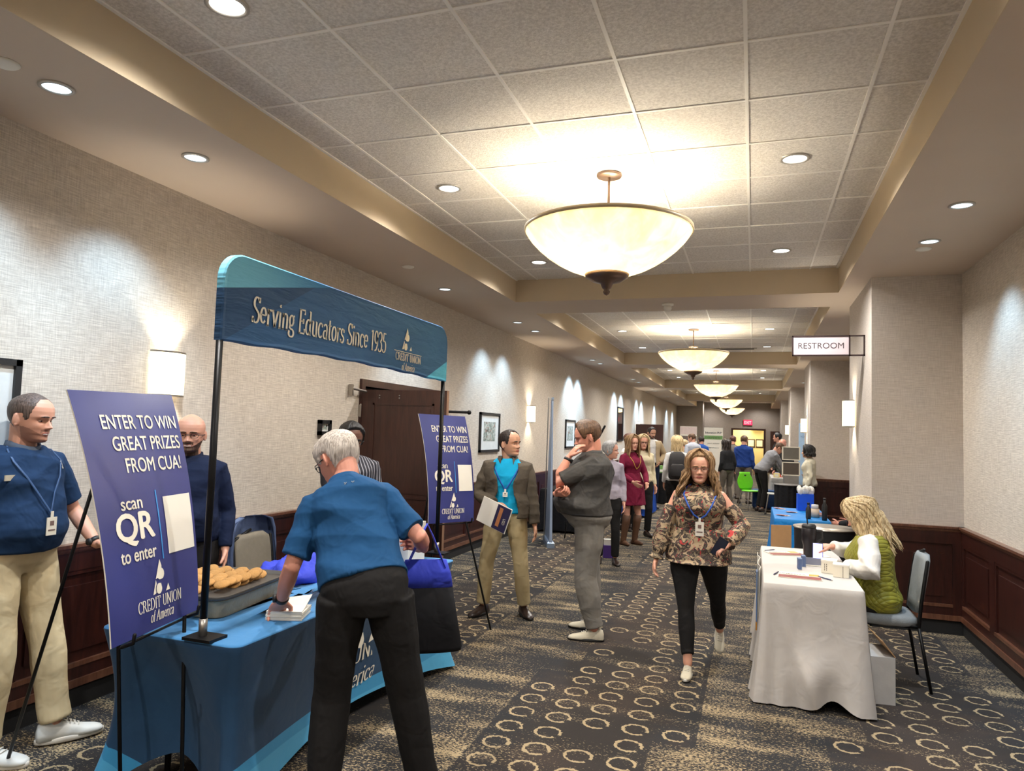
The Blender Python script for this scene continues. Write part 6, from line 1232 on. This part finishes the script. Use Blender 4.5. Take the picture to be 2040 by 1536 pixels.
for sd in (1, -1):
    k, a = P.kn[sd], P.an[sd]; mb = MB(); mb.tube([k.lerp(a, .02), k.lerp(a, .3), k.lerp(a, .75), a, a-V3(0, 0, .04)], [.062, .062, .048, .044, .044], 16, round_=False); q = MB(); mb.tube([a+V3(0, -.03, -.045), a+V3(0, .05, -.045), a+V3(sd*.02, .14, -.055)], [.034, .038, .026], 12); mb.box((a.x-.02, a.y-.07, 0), (a.x+.02, a.y-.03, .05)); mb.build('boot', BT, P.root, True)
lanyard(P, plain('lanyard_yellow', lin(190, 150, 60), bump=0), .5, .024, badge=False)
# --- others, farther back:  (label, (u-based) position, facing, height, options)
BWN = cloth('top_brown', lin(120, 92, 76)); LAV = cloth('top_lavender', lin(168, 160, 172)); CREAM = cloth('top_cream', lin(206, 194, 164)); SWW = cloth('sweater_white', lin(204, 202, 202)); TAN = cloth('blazer_tan', lin(180, 160, 128)); LTB = cloth('shirt_lightblue', lin(178, 184, 198))
BLU = cloth('jacket_blue', lin(34, 62, 130)); GRYS = cloth('sweater_grey', lin(140, 140, 144)); TROG = cloth('trousers_taupe', lin(108, 100, 92)); LACE = cloth('blouse_lace', lin(206, 200, 180)); BLUS = cloth('shirt_royal', lin(40, 84, 164)); TANS = cloth('sweater_tan', lin(168, 138, 108)); BLT = cloth('top_black', (.02, .02, .022))
P = make_person('woman with short silver hair and lavender top, half hidden by the charcoal polo man', (-1.80, 9.4), (.2, -1), 1.60, 'F', near=1, top=LAV, bottoms=BLKP, shoes=(SHB, SOLB), hair=('full', .06, .2), hair_m=H_SILV, head=(1, -.1))
make_person('auburn haired woman in profile behind the silver haired one', (-2.13, 12.9), (.9, -.3), 1.72, 'F', near=1, top=WHT, bottoms=BLKP, shoes=(SHB, SOLB), hair=('full', .06, .2), hair_m=H_AUB, head=(1, .1))
P = make_person('blonde woman in a cream top just behind the burgundy dress', (-1.77, 12.2), (.5, -.86), 1.70, 'F', near=1, top=CREAM, bottoms=BLKP, shoes=(SHB, SOLB), hair=('full', .05, .2), hair_m=H_BLOND, long={'len': 1.5, 'n': 60, 'amin': 50}, head=(.35, -.93), glasses=M_BLACKP)
P = make_person('tall man in an open tan blazer with one hand on his hip', (-2.29, 17.1), (.25, -.97), 1.90, near=1, skin_m=SK_TAN, top=WHT, sleeve=None, hem=.08, bottoms=cloth('trousers_navy', lin(26, 32, 52)), shoes=(SHB, SOLB), hair=('short', .045, .4), hair_m=H_DARK, beard='full', head=(.6, -.8), pitch=-.2, hand_l=(-.20, .08, 1.06), elb_l=(-1, -.9, 0), hand_r=(.22, .1, .88))
mb = open_shell(P, (-.02, .06, .16, .28, .4, .52, .64, .74, .82, .88, .93), .034, lambda t: .55-.2*t, .016, lambda t: .01); j1 = remesh(mb, 'j', TAN, .012, 2); mb = MB(); sleeves(P, mb, (.055, .075, .07, .062, .055, .048)); link('blazer', join_meshes([(j1, 0), (remesh(mb, 'k', TAN, .012, 2), 0)], 'blazer', [TAN]), P.root)
P = make_person('blonde woman in a white sweater seen from behind with a black backpack', (-1.30, 13.2), (-.15, .99), 1.70, 'F', near=1, top=SWW, bottoms=BLKP, shoes=(SHB, SOLB), hair=('full', .05, .1), hair_m=H_BLOND, long={'len': .95, 'n': 60, 'amin': 20, 'wave': .01}, head=(-.1, 1))
def backpack(P, m, sc=1.0, flecks=None):
    c = P.surf(.5, -math.pi/2, .0); mb = MB(); w, d, h = .155*sc, .10*sc, .24*sc
    mb.loft([[c+V3(w*k*math.copysign(abs(math.cos(a))**.5, math.cos(a)), -.085+d*k*math.copysign(abs(math.sin(a))**.6, math.sin(a)), z*h) for a in [2*math.pi*j/24 for j in range(24)]] for k, z in ((.75, -1), (.97, -.9), (1, -.3), (.96, .4), (.8, .85), (.45, 1.02))]); b = mb.build('backpack', m, P.root, True)
    q = MB(); q.loft([[c+V3(.11*sc*k*math.cos(a), -.19*sc+.04*math.sin(a)*k-.0, -.08+z*.11) for a in [2*math.pi*j/20 for j in range(20)]] for k, z in ((.8, -1), (1, -.8), (1, .8), (.8, 1))]); q.build('pocket', m, b, True)
    for sd in (1, -1): q = MB(); q.tube([P.surf(.72, -math.pi/2-sd*-.5, .03), P.surf(.9, -math.pi/2+sd*.6, .03), P.surf(.93, sd*.35 if sd > 0 else math.pi-.35, .012), P.surf(.8, math.pi/2-sd*.75, .03), P.surf(.6, math.pi/2-sd*.95, .03)], .02, 8, flat=.35); q.build('strap', m, b, True)
backpack(P, plain('backpack_black', (.02, .018, .02), .7, var=.3, scale=30))
make_person('dark haired person in brown standing beyond the backpack woman', (-1.60, 16.2), (.6, -.8), 1.66, 'F', near=0, top=BWN, bottoms=BLKP, shoes=(SHB, SOLB), hair=('full', .06, .2), hair_m=H_DARK, head=(-.9, .2))
make_person('person in a tan sweater facing the far banners', (-1.93, 21.5), (.75, .66), 1.60, 'F', near=0, top=TANS, bottoms=BLKP, shoes=(SHB, SOLB), hair=('full', .05, .2), hair_m=H_BLOND, head=(.8, .5))
make_person('man in a pale blue shirt in front of the green banded banner', (-1.63, 21.0), (-.5, .86), 1.80, near=0, top=LTB, bottoms=BLKP, shoes=(SHB, SOLB), hair=('short', .03, .2), hair_m=H_BROWN, head=(-.9, .3), pitch=-.2)
make_person('person in royal blue just behind the pale blue shirted man', (-1.55, 23.4), (-.3, .9), 1.72, near=0, top=BLUS, bottoms=BLKP, shoes=(SHB, SOLB), hair=('short', .03, .2), hair_m=H_DARK)
make_person('dark haired woman in black with a pale scarf, left of the blue jacket man', (-.62, 18.9), (-.6, .8), 1.66, 'F', near=0, top=BLT, bottoms=TROG, shoes=(SHB, SOLB), hair=('full', .05, .1), hair_m=H_DARK, long={'len': .8, 'n': 26, 'amin': 40}, head=(-.8, .6), collar=LACE)
P = make_person('man with a grey backpack standing left of the blue jacket man', (-.55, 21.2), (.1, 1), 1.77, near=0, top=cloth('jacket_darkgrey', lin(70, 66, 64)), bottoms=TROG, shoes=(SHB, SOLB), hair=('short', .03, .2), hair_m=H_AUB, head=(0, 1)); backpack(P, plain('backpack_grey', lin(96, 90, 86), .8, var=.2, scale=30), 1.1)
make_person('man in a blue jacket and grey trousers seen from behind near the far doorway', (-.235, 19.8), (.25, .97), 1.78, bulk=1.08, near=1, top=BLU, bottoms=TROG, leg_style=1.1, shoes=(SHB, SOLB), hair=('short', .02, .2), hair_m=H_BROWN, head=(.3, .95))
make_person('man in a grey sweater bending over the far right table', (.17, 17.9), (.93, .36), 1.78, bulk=1.05, near=1, top=GRYS, bottoms=BLKP, shoes=(SHB, SOLB), hair=('short', .02, .2), hair_m=H_BROWN, head=(.95, .1), pitch=-.7, lean=(0, .34), hand_r=(.1, .62, .82), hand_l=(-.12, .60, .84), elb_r=(1, 0, 0), elb_l=(-1, 0, 0))
make_person('dark haired man in profile behind the far right table', (.70, 22.4), (-.9, -.3), 1.89, near=1, top=BLT, bottoms=BLKP, shoes=(SHB, SOLB), hair=('short', .05, .5), hair_m=H_BLACK, head=(-1, 0))
make_person('bald man between the bending man and the display rack', (.75, 20.0), (-.5, -.85), 1.72, near=1, skin_m=SK_RED, top=BLT, bottoms=BLKP, shoes=(SHB, SOLB), hair=None, head=(-.6, -.7), pitch=-.3)
make_person('woman with curly black hair and cream lace blouse beside the second pier', (1.0, 14.5), (-.95, .2), 1.60, 'F', near=1, skin_m=SK_TAN, top=LACE, bottoms=BLKP, shoes=(SHB, SOLB), hair=('full', .09, .2), hair_m=H_BLACK, long={'len': .35, 'n': 60, 'amin': 60, 'wave': .05, 'rad': .07, 'spread': 2}, head=(-1, .1))
P = make_person('seated man in a dark jacket mostly hidden behind the nearest pier', (1.42, 9.85), (-.85, .5), 1.75, near=1, skin_m=SK_RED, pelvis_z=.55, top=cloth('jacket_black', (.018, .018, .02)), bottoms=BLKP, shoes=(SHB, SOLB), hair=('recede', .03, .2), hair_m=H_DARK, lean=(0, .12), hand_r=(.12, .36, .66), hand_l=(-.16, .36, .66),
    foot_r={'ankle': (.1, .45, .08), 'hint': (0, .4, 1)}, foot_l={'ankle': (-.1, .42, .08), 'hint': (0, .4, 1)})
